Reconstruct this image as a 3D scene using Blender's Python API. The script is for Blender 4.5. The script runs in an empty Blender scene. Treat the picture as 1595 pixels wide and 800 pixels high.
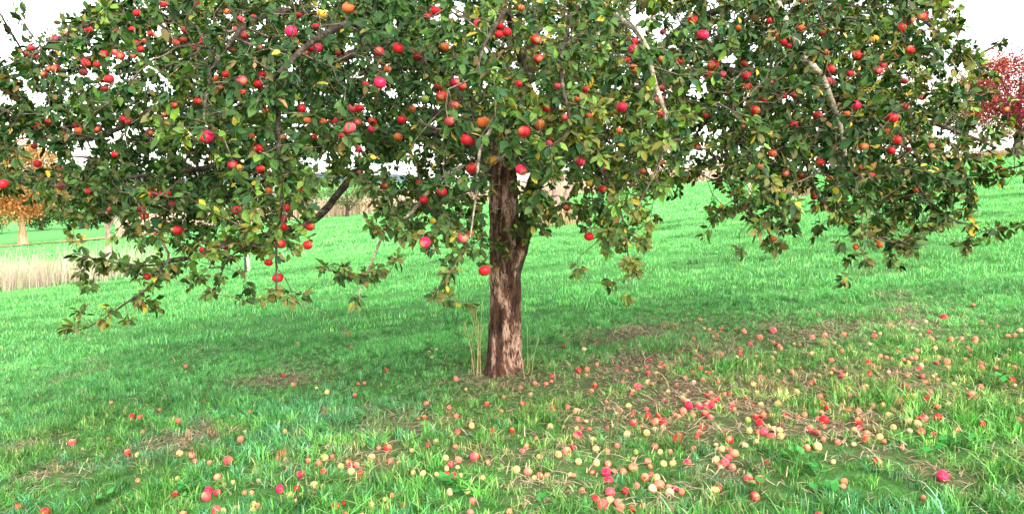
import bpy, bmesh, math, random
import numpy as np
from mathutils import Vector, Matrix

S = bpy.context.scene
C = S.collection
rng = np.random.default_rng(7)
random.seed(7)
R = math.radians

# ------------------------------------------------------------------ camera
F = 1150.0                      # focal length in photograph pixels (photo 1595 x 800)
PITCH = math.atan(110 / F)
CAM_H = 1.7
cd = bpy.data.cameras.new('camera')
cam = bpy.data.objects.new('camera', cd); C.objects.link(cam)
cam.location = (0, 0, CAM_H)
cam.rotation_euler = (R(90) - PITCH, 0, 0)
cd.sensor_width = 36; cd.lens = 36 * F / 1595
cd.clip_start = 0.05; cd.clip_end = 6000
S.camera = cam

# ------------------------------------------------------------------ world, sun, exposure
SUN_EL, SUN_AZ = 36.0, 150.0     # degrees; azimuth clockwise from +Y (camera looks along +Y)
w = bpy.data.worlds.new('World'); S.world = w; w.use_nodes = True
nt = w.node_tree; nt.nodes.clear()
sky = nt.nodes.new('ShaderNodeTexSky'); sky.sky_type = 'NISHITA'; sky.sun_disc = False
sky.sun_elevation = R(SUN_EL); sky.sun_rotation = R(SUN_AZ)
sky.air_density = 1.0; sky.dust_density = 1.6; sky.ozone_density = 0.6; sky.altitude = 200
hs = nt.nodes.new('ShaderNodeHueSaturation'); hs.inputs['Saturation'].default_value = 0.35
tn = nt.nodes.new('ShaderNodeMix'); tn.data_type = 'RGBA'; tn.blend_type = 'MULTIPLY'
tn.inputs[0].default_value = 1.0; tn.inputs[7].default_value = (1.0, 0.97, 0.90, 1)
bg = nt.nodes.new('ShaderNodeBackground'); bg.inputs[1].default_value = 0.15
wo = nt.nodes.new('ShaderNodeOutputWorld')
nt.links.new(sky.outputs[0], hs.inputs['Color']); nt.links.new(hs.outputs[0], tn.inputs[6])
nt.links.new(tn.outputs[2], bg.inputs[0]); nt.links.new(bg.outputs[0], wo.inputs[0])

ld = bpy.data.lights.new('sun', 'SUN'); ld.energy = 1.05; ld.angle = R(60); ld.color = (1.0, 0.93, 0.84)
sun = bpy.data.objects.new('sun', ld); C.objects.link(sun)
az, el = R(SUN_AZ), R(SUN_EL)
sd = Vector((math.sin(az) * math.cos(el), math.cos(az) * math.cos(el), math.sin(el)))
sun.rotation_euler = sd.to_track_quat('Z', 'Y').to_euler()
sun.location = sd * 60
S.view_settings.view_transform = 'Standard'; S.view_settings.look = 'None'
S.view_settings.gamma = 1.0; S.view_settings.exposure = 2.45
S.render.engine = 'CYCLES'
S.cycles.max_bounces = 6; S.cycles.diffuse_bounces = 3; S.cycles.glossy_bounces = 2
S.cycles.transmission_bounces = 3; S.cycles.transparent_max_bounces = 6

# ------------------------------------------------------------------ helpers
CP, SP = math.cos(PITCH), math.sin(PITCH)
def ray(px, py):
    a = (px - 797.5) / F; b = -(py - 400) / F
    y = CP + b * SP
    return a / y, (-SP + b * CP) / y
def at(px, py, d):                      # photo pixel + distance ahead -> world point
    x, z = ray(px, py)
    return np.array([x * d, d, CAM_H + z * d])
def to_px(P):
    P = np.atleast_2d(P); X = P[:, 0]; Y = P[:, 1]; Z = P[:, 2] - CAM_H
    zc = Y * CP - Z * SP; yc = Y * SP + Z * CP
    return 797.5 + F * X / zc, 400 - F * yc / zc, zc

def smooth(e0, e1, x):
    t = np.clip((x - e0) / (e1 - e0), 0, 1); return t * t * (3 - 2 * t)

_W = [(rng.uniform(0, 6.28), rng.uniform(0, 6.28), rng.uniform(0, 6.28)) for _ in range(40)]
def vnoise(x, y, f, seed=0):            # cheap smooth pseudo noise, about -1..1
    s = 0
    for k in range(5):
        a, p, q = _W[(seed * 5 + k) % 40]
        fr = f * (0.7 + 0.35 * k)
        s = s + np.sin(fr * (x * math.cos(a) + y * math.sin(a)) + p + 1.3 * np.sin(fr * 0.6 * (y * math.cos(a) - x * math.sin(a)) + q))
    return s / 2.6

def ground_h(x, y):
    x = np.asarray(x, float); y = np.asarray(y, float)
    xs = 150 * np.tanh(x / 150)
    h = 0.09 * xs + 0.45 * smooth(10, 58, y) + 0.0145 * np.maximum(y - 58, 0)
    h = h - smooth(0, 25, x) * 0.05 * np.maximum(y - 68, 0)
    far = smooth(9, 30, y)
    h = h + 0.018 * vnoise(x, y, 2.1, 1) * (1 - 0.5 * far) + 0.010 * vnoise(x, y, 6.5, 2) * (1 - far) + 0.12 * vnoise(x, y, 0.22, 3) * far
    return h

DRY_SPOTS = [(640, 660, .55, .28), (940, 590, .75, .25), (930, 650, .35, .3), (1010, 565, .7, .25), (1150, 545, .9, .3),
             (1090, 610, .6, .25), (1250, 520, 1.2, .4), (1400, 505, .6, .2), (1000, 520, .8, .3), (785, 600, .55, .35),
             (110, 735, .38, .14), (40, 700, .22, .18), (270, 690, .4, .22), (1130, 655, .5, .2), (1060, 770, .35, .16), (1100, 745, .3, .15),
             (1400, 720, .25, .12), (1540, 745, .2, .14), (870, 705, .4, .14), (780, 700, .35, .13), (530, 720, .4, .15), (1200, 600, .7, .3),
             (1350, 590, .6, .3), (1330, 660, .4, .2), (1500, 620, .4, .2), (440, 590, .5, .2), (860, 770, .2, .1)]
def spot_xy(px, py, h0=0.0):
    x, z = ray(px, py)                   # first place where the ray meets the ground
    ds = np.geomspace(1.5, 160, 500); g = CAM_H + z * ds - ground_h(x * ds, ds) - h0
    k = int((g < 0).argmax()) if (g < 0).any() else 480
    a, b = ds[max(k - 1, 0)], ds[k]
    for _ in range(30):
        m = (a + b) / 2
        if CAM_H + z * m - float(ground_h(x * m, m)) - h0 > 0: a = m
        else: b = m
    return x * a, a
DSP = [(*spot_xy(a, b), sx, sy) for a, b, sx, sy in DRY_SPOTS]
def dryness(x, y):
    x = np.asarray(x, float); y = np.asarray(y, float)
    v = np.zeros_like(x)
    wx = x + 0.16 * vnoise(x, y, 5.0, 4); wy = y + 0.16 * vnoise(x, y, 5.5, 5)
    for cx, cy, sx, sy in DSP:
        v = np.maximum(v, np.exp(-((wx - cx) / sx) ** 2 - ((wy - cy) / (sy * 1.6)) ** 2))
    n = vnoise(x, y, 1.7, 6) * 0.6 + vnoise(x, y, 4.2, 7) * 0.5
    v = 0.70 * v * (0.80 + 0.45 * n) + 0.25 * smooth(0.75, 1.3, n) * (1 - smooth(8, 16, y))
    return np.clip(v, 0, 1)

def set_props(o, label=None, cat=None, group=None, kind=None):
    if label: o['label'] = label
    if cat: o['category'] = cat
    if group: o['group'] = group
    if kind: o['kind'] = kind
    return o
def link(name, me, mat=None, parent=None, **kw):
    o = bpy.data.objects.new(name, me); C.objects.link(o)
    if mat is not None and me is not None and len(me.materials) == 0: me.materials.append(mat)
    if parent is not None: o.parent = parent
    return set_props(o, **kw)
def empty(name, loc, **kw):
    o = link(name, None, **kw); o.location = loc; o.empty_display_size = 0.2; return o
def mesh_np(name, V, Fc, n=4, col=None, smooth_=True, cname='tint'):
    V = np.asarray(V, np.float32); Fc = np.asarray(Fc, np.int32)
    me = bpy.data.meshes.new(name)
    me.vertices.add(len(V)); me.vertices.foreach_set('co', V.ravel())
    me.loops.add(Fc.size); me.loops.foreach_set('vertex_index', Fc.ravel())
    me.polygons.add(len(Fc)); me.polygons.foreach_set('loop_start', np.arange(len(Fc), dtype=np.int32) * n)
    me.polygons.foreach_set('loop_total', np.full(len(Fc), n, np.int32))
    me.update(calc_edges=True)
    if smooth_: me.polygons.foreach_set('use_smooth', np.ones(len(Fc), bool))
    if col is not None:
        a = me.color_attributes.new(cname, 'FLOAT_COLOR', 'POINT')
        cc = np.ones((len(V), 4), np.float32); cc[:, :3] = col
        a.data.foreach_set('color', cc.ravel())
    me.validate()
    return me
def norm(v):
    return v / np.maximum(np.linalg.norm(v, axis=-1, keepdims=True), 1e-9)

# ------------------------------------------------------------------ materials
def new_mat(name, rough=0.6, spec=0.3):
    m = bpy.data.materials.new(name); m.use_nodes = True
    t = m.node_tree; b = t.nodes['Principled BSDF']
    b.inputs['Roughness'].default_value = rough; b.inputs['Specular IOR Level'].default_value = spec
    return m, t, b, t.nodes['Material Output']
def nd(t, ty, **kw):
    n = t.nodes.new(ty)
    for k, v in kw.items(): setattr(n, k, v)
    return n
def mix(t, fac, a, b, blend='MIX'):
    n = nd(t, 'ShaderNodeMix', data_type='RGBA', blend_type=blend)
    for i, v in ((0, fac), (6, a), (7, b)):
        if isinstance(v, bpy.types.NodeSocket): t.links.new(v, n.inputs[i])
        elif i == 0: n.inputs[0].default_value = v
        else: n.inputs[i].default_value = (*v, 1)
    return n.outputs[2]
def ramp(t, src, stops, interp='LINEAR'):
    n = nd(t, 'ShaderNodeValToRGB'); r = n.color_ramp; r.interpolation = interp
    while len(r.elements) < len(stops): r.elements.new(0.5)
    for e, (p, c) in zip(r.elements, stops):
        e.position = p; e.color = (*c, 1) if hasattr(c, '__len__') else (c, c, c, 1)
    t.links.new(src, n.inputs[0]); return n.outputs[0]
def noise(t, vec, scale, detail=4, rough=0.55, dist=0.0):
    n = nd(t, 'ShaderNodeTexNoise'); n.inputs['Scale'].default_value = scale
    n.inputs['Detail'].default_value = detail; n.inputs['Roughness'].default_value = rough
    n.inputs['Distortion'].default_value = dist
    if vec is not None: t.links.new(vec, n.inputs['Vector'])
    return n.outputs['Fac']
def bump(t, b, h, strength, dist):
    n = nd(t, 'ShaderNodeBump'); n.inputs['Strength'].default_value = strength; n.inputs['Distance'].default_value = dist
    t.links.new(h, n.inputs['Height']); t.links.new(n.outputs[0], b.inputs['Normal'])
def translucent(t, b, out, colsock, fac, tint=(1.0, 1.0, 0.6)):
    tr = nd(t, 'ShaderNodeBsdfTranslucent'); ms = nd(t, 'ShaderNodeMixShader'); ms.inputs[0].default_value = fac
    c2 = mix(t, 1.0, colsock, tint, 'MULTIPLY')
    t.links.new(c2, tr.inputs[0]); t.links.new(b.outputs[0], ms.inputs[1]); t.links.new(tr.outputs[0], ms.inputs[2])
    t.links.new(ms.outputs[0], out.inputs[0])
def attr(t, name, kind='GEOMETRY'):
    n = nd(t, 'ShaderNodeAttribute'); n.attribute_name = name; n.attribute_type = kind
    return n.outputs['Color']

def leaf_material(name, use_object, under=True, rough=0.5, spec=0.12, fac=0.17):
    m, t, b, out = new_mat(name, rough, spec)
    c = nd(t, 'ShaderNodeObjectInfo').outputs['Color'] if use_object else attr(t, 'tint')
    if under:
        geo = nd(t, 'ShaderNodeNewGeometry')
        pale = mix(t, 0.30, c, (0.08, 0.16, 0.06))
        c = mix(t, geo.outputs['Backfacing'], c, pale)
        n = noise(t, geo.outputs['Position'], 90, 2)
        c = mix(t, ramp(t, n, [(0.35, 0.0), (0.7, 0.35)]), c, (0.02, 0.035, 0.012))
    t.links.new(c, b.inputs['Base Color'])
    translucent(t, b, out, c, fac, (1.3, 1.5, 0.5))
    return m
M_leaf = leaf_material('apple_leaf_mass', False)
M_leaf1 = leaf_material('apple_leaf_single', True)
M_far_leaf = leaf_material('far_foliage', False, under=False, rough=0.7, spec=0.15, fac=0.25)

def bark_material(name, base, dark, pale, pale_amt, stretch=(1, 1, 0.32), scale=8.0, bumpd=0.02):
    m, t, b, out = new_mat(name, 0.85, 0.2)
    tc = nd(t, 'ShaderNodeTexCoord'); mp = nd(t, 'ShaderNodeMapping')
    mp.inputs['Scale'].default_value = stretch; t.links.new(tc.outputs['Object'], mp.inputs[0])
    v = mp.outputs[0]
    n1 = noise(t, v, scale * 2.2, 8, 0.7, 0.6); n2 = noise(t, v, scale * 0.9, 4, 0.6, 0.3); n3 = noise(t, tc.outputs['Object'], scale * 5, 5, 0.7)
    c = mix(t, ramp(t, n1, [(0.38, 0.0), (0.62, 1.0)]), dark, base)
    n3b = noise(t, v, scale * 3.2, 6, 0.75, 0.8)
    pm = nd(t, 'ShaderNodeMath', operation='MULTIPLY')
    t.links.new(ramp(t, n2, [(0.47, 0.0), (0.57, 1.0)]), pm.inputs[0])
    t.links.new(ramp(t, n3b, [(0.44, 0.0), (0.58, 1.0)]), pm.inputs[1])
    pm2 = nd(t, 'ShaderNodeMath', operation='MULTIPLY'); t.links.new(pm.outputs[0], pm2.inputs[0]); pm2.inputs[1].default_value = pale_amt
    c = mix(t, pm2.outputs[0], c, pale)
    t.links.new(c, b.inputs['Base Color'])
    hh = nd(t, 'ShaderNodeMath', operation='ADD'); t.links.new(n1, hh.inputs[0]); t.links.new(n3, hh.inputs[1])
    bump(t, b, hh.outputs[0], 0.8, bumpd)
    return m
M_bark = bark_material('apple_bark', (0.120, 0.055, 0.034), (0.012, 0.006, 0.004), (0.56, 0.35, 0.26), 1.0, bumpd=0.035)
M_limb = bark_material('apple_limb_bark', (0.060, 0.042, 0.030), (0.016, 0.011, 0.009), (0.30, 0.28, 0.20), 0.35, (1, 1, 1), 14, 0.006)
M_twig = bark_material('twig_bark', (0.11, 0.080, 0.055), (0.035, 0.022, 0.015), (0.34, 0.30, 0.22), 0.6, (1, 1, 1), 14, 0.003)
M_lichen = bark_material('lichen_bark', (0.30, 0.26, 0.18), (0.07, 0.05, 0.035), (0.62, 0.58, 0.46), 0.85, (1, 1, 1), 16, 0.006)
M_paletrunk = bark_material('pale_trunk_bark', (0.34, 0.24, 0.20), (0.14, 0.09, 0.07), (0.55, 0.42, 0.36), 0.7, (1, 1, .3), 4, 0.03)
M_tantrunk = bark_material('tan_trunk_bark', (0.38, 0.26, 0.14), (0.20, 0.13, 0.07), (0.5, 0.38, 0.24), 0.6, (1, 1, .3), 3, 0.03)
M_post = bark_material('pale_wood_post', (0.62, 0.50, 0.36), (0.40, 0.30, 0.20), (0.7, 0.62, 0.5), 0.5, (1, 1, .1), 8, 0.004)
m_, t_, b_, o_ = new_mat('dark_guard_mesh', 0.7); b_.inputs['Base Color'].default_value = (0.012, 0.05, 0.045, 1); M_guard = m_

def apple_material(name, use_object, lo=0.72):
    m, t, b, out = new_mat(name, 0.42, 0.22)
    if use_object:
        oi = nd(t, 'ShaderNodeObjectInfo'); c = oi.outputs['Color']; rnd = oi.outputs['Random']
    else:
        c = attr(t, 'tint'); rnd = None
    tc = nd(t, 'ShaderNodeTexCoord')
    src = tc.outputs['Object']
    if rnd is not None:
        ad = nd(t, 'ShaderNodeVectorMath', operation='ADD'); sc = nd(t, 'ShaderNodeVectorMath', operation='SCALE')
        cb = nd(t, 'ShaderNodeCombineXYZ'); t.links.new(rnd, cb.inputs[0]); t.links.new(rnd, cb.inputs[1]); t.links.new(rnd, cb.inputs[2])
        t.links.new(cb.outputs[0], sc.inputs[0]); sc.inputs['Scale'].default_value = 31.0
        t.links.new(src, ad.inputs[0]); t.links.new(sc.outputs[0], ad.inputs[1]); src = ad.outputs[0]
    n = noise(t, src, 13, 3, 0.6)
    n2 = noise(t, src, 70, 3, 0.7)
    yel = mix(t, 0.30, (0.60, 0.38, 0.13), c)
    sx_ = nd(t, 'ShaderNodeSeparateXYZ'); t.links.new(tc.outputs['Object'], sx_.inputs[0])
    ma = nd(t, 'ShaderNodeMath', operation='MULTIPLY_ADD'); t.links.new(n, ma.inputs[0]); ma.inputs[1].default_value = 1.1 
    t.links.new(sx_.outputs[0], ma.inputs[2])
    c1 = mix(t, ramp(t, ma.outputs[0], [(lo, 0.0), (lo + 0.26, 0.85)]) if use_object else ramp(t, n, [(0.5, 0.0), (0.7, 0.6)]), c, yel)
    ms = nd(t, 'ShaderNodeMapping'); ms.inputs['Scale'].default_value = (9, 9, 1.2); t.links.new(src, ms.inputs[0])
    c1 = mix(t, ramp(t, noise(t, ms.outputs[0], 3.2, 3, 0.6), [(0.48, 0.0), (0.66, 0.45)]), c1, mix(t, 0.45, c, (0.62, 0.22, 0.08)))
    c2 = mix(t, ramp(t, n2, [(0.60, 0.0), (0.75, 0.18)]), c1, (0.65, 0.4, 0.2))
    if lo < .9:                              # bruises and rot on the windfalls
        n3 = noise(t, src, 26, 2, 0.5)
        c2 = mix(t, ramp(t, n3, [(0.62, 0.0), (0.68, 0.8)]), c2, (0.13, 0.055, 0.025))
    t.links.new(c2, b.inputs['Base Color'])
    b.inputs['Subsurface Weight'].default_value = 0.0
    return m
M_apple = apple_material('apple_skin', True, 0.96)
M_apple_fallen = apple_material('fallen_apple_skin', True, 0.80)
M_apple_joined = apple_material('apple_skin_joined', False)
m_, t_, b_, o_ = new_mat('apple_stem', 0.8); b_.inputs['Base Color'].default_value = (0.07, 0.045, 0.02, 1); M_stem = m_

# ground
m, t, b, out = new_mat('meadow_soil', 0.95, 0.1)
geo = nd(t, 'ShaderNodeNewGeometry'); P = geo.outputs['Position']
n1 = noise(t, P, 1.3, 5, 0.65); n2 = noise(t, P, 28, 5, 0.75); n3 = noise(t, P, 0.12, 4, 0.5)
mp = nd(t, 'ShaderNodeMapping'); mp.inputs['Scale'].default_value = (0.35, 1.6, 1); t.links.new(P, mp.inputs[0])
n4 = noise(t, mp.outputs[0], 1.1, 6, 0.7)
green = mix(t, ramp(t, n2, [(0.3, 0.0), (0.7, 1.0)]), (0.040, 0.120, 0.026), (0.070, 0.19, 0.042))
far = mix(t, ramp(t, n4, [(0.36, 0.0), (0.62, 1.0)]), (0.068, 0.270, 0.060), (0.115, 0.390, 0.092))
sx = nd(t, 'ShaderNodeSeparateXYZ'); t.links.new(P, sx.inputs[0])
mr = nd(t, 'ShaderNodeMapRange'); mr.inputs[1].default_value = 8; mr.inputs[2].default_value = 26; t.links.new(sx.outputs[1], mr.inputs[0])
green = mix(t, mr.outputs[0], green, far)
thatch = mix(t, n2, (0.050, 0.036, 0.022), (0.27, 0.20, 0.13))
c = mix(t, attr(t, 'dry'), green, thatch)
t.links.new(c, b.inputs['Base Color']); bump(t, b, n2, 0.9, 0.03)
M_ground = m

def grass_material(name):
    m, t, b, out = new_mat(name, 0.55, 0.25)
    c = mix(t, 1.0, attr(t, 'tint', 'INSTANCER'), attr(t, 'blade'), 'MULTIPLY')
    t.links.new(c, b.inputs['Base Color'])
    translucent(t, b, out, c, 0.3, (1.2, 1.3, 0.7))
    return m
M_grass = grass_material('grass_blades')
m, t, b, out = new_mat('dry_stalks', 0.8, 0.15)
c = attr(t, 'tint'); t.links.new(c, b.inputs['Base Color']); translucent(t, b, out, c, 0.25, (1, 1, 1)); M_dry = m
m, t, b, out = new_mat('far_hill', 1.0, 0.0)
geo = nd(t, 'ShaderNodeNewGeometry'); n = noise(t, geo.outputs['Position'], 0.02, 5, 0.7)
t.links.new(mix(t, n, (0.05, 0.085, 0.10), (0.12, 0.16, 0.18)), b.inputs['Base Color']); M_hill = m  # blue grey haze of the distance is painted into the hill colour
m, t, b, out = new_mat('leaf_strewn_track', 0.95, 0.1)
geo = nd(t, 'ShaderNodeNewGeometry'); n = noise(t, geo.outputs['Position'], 3, 5, 0.75)
t.links.new(mix(t, ramp(t, n, [(0.35, 0), (0.65, 1)]), (0.13, 0.16, 0.05), (0.36, 0.26, 0.13)), b.inputs['Base Color']); M_track = m

# ------------------------------------------------------------------ ground
def axis(lo, hi, fine0, fine1, step, n_out):
    f = np.arange(fine0, fine1, step)
    a = fine0 - np.geomspace(step, fine0 - lo, n_out)[::-1] if lo < fine0 - step else np.array([])
    b = fine1 + np.geomspace(step, hi - fine1, n_out)
    return np.concatenate([a, f, b])
gx = axis(-2500, 2500, -7.5, 7.5, 0.055, 70); gy = axis(-60, 3000, 2.6, 11, 0.055, 75)
GX, GY = np.meshgrid(gx, gy)
V = np.stack([GX, GY, ground_h(GX, GY)], -1).reshape(-1, 3)
nx, ny = len(gx), len(gy)
i = np.arange(nx * ny).reshape(ny, nx)
Q = np.stack([i[:-1, :-1], i[:-1, 1:], i[1:, 1:], i[1:, :-1]], -1).reshape(-1, 4)
dry = dryness(V[:, 0], V[:, 1]) * (1 - smooth(14, 22, V[:, 1]))
me = mesh_np('ground', V, Q, 4, np.repeat(dry[:, None], 3, 1), cname='dry')
link('ground', me, M_ground, kind='structure', label='sloping green meadow under the apple tree')

# far hills
hx = np.linspace(-2600, 2600, 160); rows = []
prof = 22 + 14 * vnoise(hx, hx * 0, 0.004, 1) + 9 * vnoise(hx, hx * 0, 0.018, 2) + smooth(300, 1300, hx) * 60
for yy, k in ((1500, 0.0), (1560, .55), (1680, .85), (1800, 1.0), (2100, .6)):
    rows.append(np.stack([hx, np.full_like(hx, yy), -30 + (prof + 30) * k], -1))
V = np.concatenate(rows); n_ = len(hx); i = np.arange(len(V)).reshape(5, n_)
Q = np.stack([i[:-1, :-1], i[:-1, 1:], i[1:, 1:], i[1:, :-1]], -1).reshape(-1, 4)
link('hills', mesh_np('hills', V, Q), M_hill, kind='structure', label='low blue grey hills on the horizon')

# leaf-strewn track at the left, laid on the field
tx = np.linspace(-60, -24, 60)
V = []
for x in tx:
    yc = 56 + 0.10 * (x + 40)
    for o in (-2.8, 0, 2.8):
        yy = yc + o * (1 + 0.2 * math.sin(x * 1.7)); V.append((x, yy, float(ground_h(x, yy)) + 0.13))
i = np.arange(len(V)).reshape(-1, 3)
Q = np.stack([i[:-1, :-1], i[1:, :-1], i[1:, 1:], i[:-1, 1:]], -1).reshape(-1, 4)
link('path', mesh_np('path', V, Q), M_track, kind='structure', label='brown leaf strewn track across the left field')

# ------------------------------------------------------------------ tubes
def tube(pts, rad, sides=6, bumpy=0.0, seed=0, cap=True):
    pts = np.asarray(pts, float); rad = np.asarray(rad, float); n = len(pts)
    d = np.gradient(pts, axis=0); d = norm(d)
    ref = np.array([1.0, 0.13, 0.07]) if abs(d[0][0]) < 0.8 else np.array([0.1, 1.0, 0.1])
    u = norm(np.cross(d, ref)); v = np.cross(d, u)
    a = np.arange(sides) / sides * 2 * math.pi
    rr = rad[:, None] * np.ones(sides)
    if bumpy:
        r2 = np.random.default_rng(seed)
        rr = rr * (1 + bumpy * r2.normal(size=(n, sides)) * 0.6 + bumpy * r2.normal(size=(n, 1)) * 0.5)
    V = pts[:, None] + rr[..., None] * (np.cos(a)[None, :, None] * u[:, None] + np.sin(a)[None, :, None] * v[:, None])
    V = V.reshape(-1, 3)
    i = np.arange(n * sides).reshape(n, sides); j = np.roll(i, -1, 1)
    Q = np.stack([i[:-1], j[:-1], j[1:], i[1:]], -1).reshape(-1, 4)
    return V, Q
class Acc:
    def __init__(s): s.V = []; s.Q = []; s.n = 0; s.c = []
    def add(s, V, Q, c=None):
        s.V.append(V); s.Q.append(np.asarray(Q) + s.n); s.n += len(V)
        if c is not None: s.c.append(np.broadcast_to(np.asarray(c, float), (len(V), 3)))
    def mesh(s, name, n=4, **kw):
        return mesh_np(name, np.concatenate(s.V), np.concatenate(s.Q), n, np.concatenate(s.c) if s.c else None, **kw)

def spline(P, step):
    P = np.asarray(P, float); out = [P[0]]
    for k in range(len(P) - 1):
        p0 = P[max(k - 1, 0)]; p1 = P[k]; p2 = P[k + 1]; p3 = P[min(k + 2, len(P) - 1)]
        m = max(1, int(np.linalg.norm(p2 - p1) / step))
        for j in range(1, m + 1):
            s = j / m
            out.append(0.5 * ((2 * p1) + (-p0 + p2) * s + (2 * p0 - 5 * p1 + 4 * p2 - p3) * s * s + (-p0 + 3 * p1 - 3 * p2 + p3) * s ** 3))
    return np.array(out)

# ------------------------------------------------------------------ data read off the photograph
def parse(s, ox, oy, sc):
    out = []
    for tok in s.split():
        a = tok.split(',')
        out.append((ox + float(a[0]) / sc, oy + float(a[1]) / sc, float(a[2]) / sc, a[3] if len(a) > 3 else 'r'))
    return out
K1 = 2.9625; K2 = 2.425
HANG = []
HANG += parse("753,18,19 914,12,20 1127,10,16,d 632,60,16 1112,90,16,p 1172,82,16 1090,137,15,p 409,138,17 296,157,18 254,181,18 240,213,20 534,134,15,d 610,137,13 856,140,19,d 693,155,11 1129,163,20,m 142,220,14 121,248,14,d 163,260,17,d 480,251,19 530,243,14 555,257,20 625,199,15 665,192,13,d 650,227,13 616,257,14 811,199,16 845,186,16,d 908,219,17,m 938,191,17 1070,232,14,d 395,291,20 449,297,16 386,335,18,d 226,317,15,d 258,316,19 203,344,15,d 503,365,22 483,411,16,d 1041,343,16 995,360,16,o 1115,373,24,p 1119,423,14 913,467,18 804,487,13 570,550,17 592,562,13,d 350,580,13,d 365,601,20,o 449,598,16 285,619,14 166,580,16 223,562,12 955,632,32,m 171,756,18 157,675,11,d 692,612,11,d 530,713,14 1160,625,12 1073,760,22,m 1107,773,16,y 278,785,13,d 1185,685,15 762,530,11,d 1045,55,11,o 1017,403,12,d", 0, 0, K1)
HANG += parse("158,147,26,m 300,65,25,y 422,37,26,o 278,222,23,m 250,222,14 228,248,13,d 25,343,20 8,388,20 278,403,17,o 14,220,15,d 207,502,18 42,508,13 234,556,17,o 264,632,14 115,632,17,o 15,686,20 17,780,20 566,240,22,m 652,222,26 568,382,27,m 547,410,20,o 503,390,13 602,320,18,o 823,53,24 787,75,16 742,260,22,d 865,217,22,o 1020,110,20,p 1118,118,22 1118,160,19 1155,150,20 853,443,26 832,405,19,d 915,382,22,m 948,398,20 440,500,20,p 475,500,18 465,563,19 427,590,28,p 533,560,20 530,597,16,m 354,556,18 670,551,21 715,502,18,o 652,632,20,o 910,487,22,p 890,560,24,p 1043,563,26,o 965,645,26 1000,658,14 993,776,26 1088,742,22,y 776,458,18,g 390,627,15 470,690,15 195,68,12,d 272,122,13 305,560,13,o 1125,632,10,o 375,245,12,d", 400, 0, K1)
HANG += parse("35,38,12,o 102,184,24 115,271,22 22,388,17 203,397,14,p 335,413,14 292,457,16,o 150,500,18 238,543,18,p 350,535,15,o 120,574,24,o 48,608,28 161,664,18,p 497,495,25,m 552,228,22,m 558,190,14 554,317,22,o 523,278,15 376,236,14 672,460,22,p 685,408,15,d 679,523,17 690,148,11,d 682,273,13,o 765,285,12,d 827,91,21 873,160,26,m 921,300,26 905,343,15 965,343,14,p 1074,349,20 1082,400,18 1114,511,24 1147,457,20 1065,295,15,d 886,535,13,d 1063,588,15,d 35,784,28,m 307,747,22,m 683,750,16,o 408,780,14 593,790,15,o 850,680,13,d 487,603,12,o 1182,95,16 1182,385,16 1138,768,16,o 1035,130,10,o", 800, 0, K1)
HANG += parse("25,95,17 153,127,18,o 39,160,12,o 75,193,16 96,209,13 22,385,19 75,442,17 124,437,16 253,152,12,d 293,320,19 290,375,21,m 273,241,13,o 413,254,21 493,182,20,y 408,487,23,m 365,523,16,o 232,534,21 123,576,19 320,40,15,d 306,37,12 620,128,20 660,95,17,d 719,75,23 660,230,20 535,300,16 513,327,18,m 383,340,16 597,646,21 577,543,26 573,695,18 753,674,16 243,746,20 632,375,13,d 641,492,13,p 719,450,13,p 553,605,14,o 445,677,20,o 24,708,20,o 310,685,13,o 600,248,13,o 436,773,10,o 168,5,14 1105,505,12,o 655,692,11,d", 1195, 0, K1)
HANG += parse("10,210,20 140,133,15 434,98,10 233,218,16,d 336,236,13 409,303,11,p 570,248,17 602,245,12,p 633,248,13 535,303,13 545,330,16 555,559,15 670,384,18 593,394,11 765,458,13,m 849,448,11 895,308,17 650,285,9,d", 0, 200, K2)
HANG += parse("112,300,15 100,340,11 100,371,17 202,371,17 192,440,18 90,436,18 44,506,16 79,564,20 480,217,14,d 390,165,11,d 630,270,15 700,240,18 665,350,12,y 634,430,22,m 777,412,22,p 810,395,12,o 860,537,22 45,235,11,o 165,232,9,o 612,205,12,d", 400, 200, K2)
HANG += parse("335,152,13 487,167,13,o 559,128,13,o 335,228,15 285,408,18 200,300,13,d 285,207,13,y 695,72,9,o", 800, 200, K2)
HANG += parse("24,418,11,o 178,258,13,d 126,178,12,d 70,170,13,p 235,190,11,o 393,178,14 564,228,15,o 413,420,12,o 426,439,12,o 335,447,8,o 355,148,8", 1195, 200, K2)
FALL = []
FALL += parse("608,343,14 645,350,15,p 606,358,10,w 332,464,18,p 588,508,17 634,520,15,y 828,513,17,y 885,520,17,o 900,543,12,o 967,552,13,o 1052,550,24,p 1110,447,17,o 1075,642,13,y 1003,620,18,o 810,695,16,d 820,622,12,y 960,684,21,m 1003,690,17,m 950,712,24,p 1000,775,24,p 1028,770,15,y 1085,760,16,y 1170,745,18,y 1160,692,15,o 1128,688,11,o 1165,773,18,y 1175,590,14,y 85,757,19 207,786,24 845,792,20,b 940,275,10 955,248,8,b 857,114,10,o 512,278,9,o 420,262,9,o 378,225,8,b 760,245,8,b 735,312,9,o 823,362,13,o 1073,340,9,y 1152,320,10,o 660,410,9,o 500,445,11,b 383,490,9,o 635,632,12,b 625,283,7,o 190,355,9,o 945,470,8,b 1130,410,8,y 1035,652,12,o 800,350,7,b", 0, 530, K1)
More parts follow.
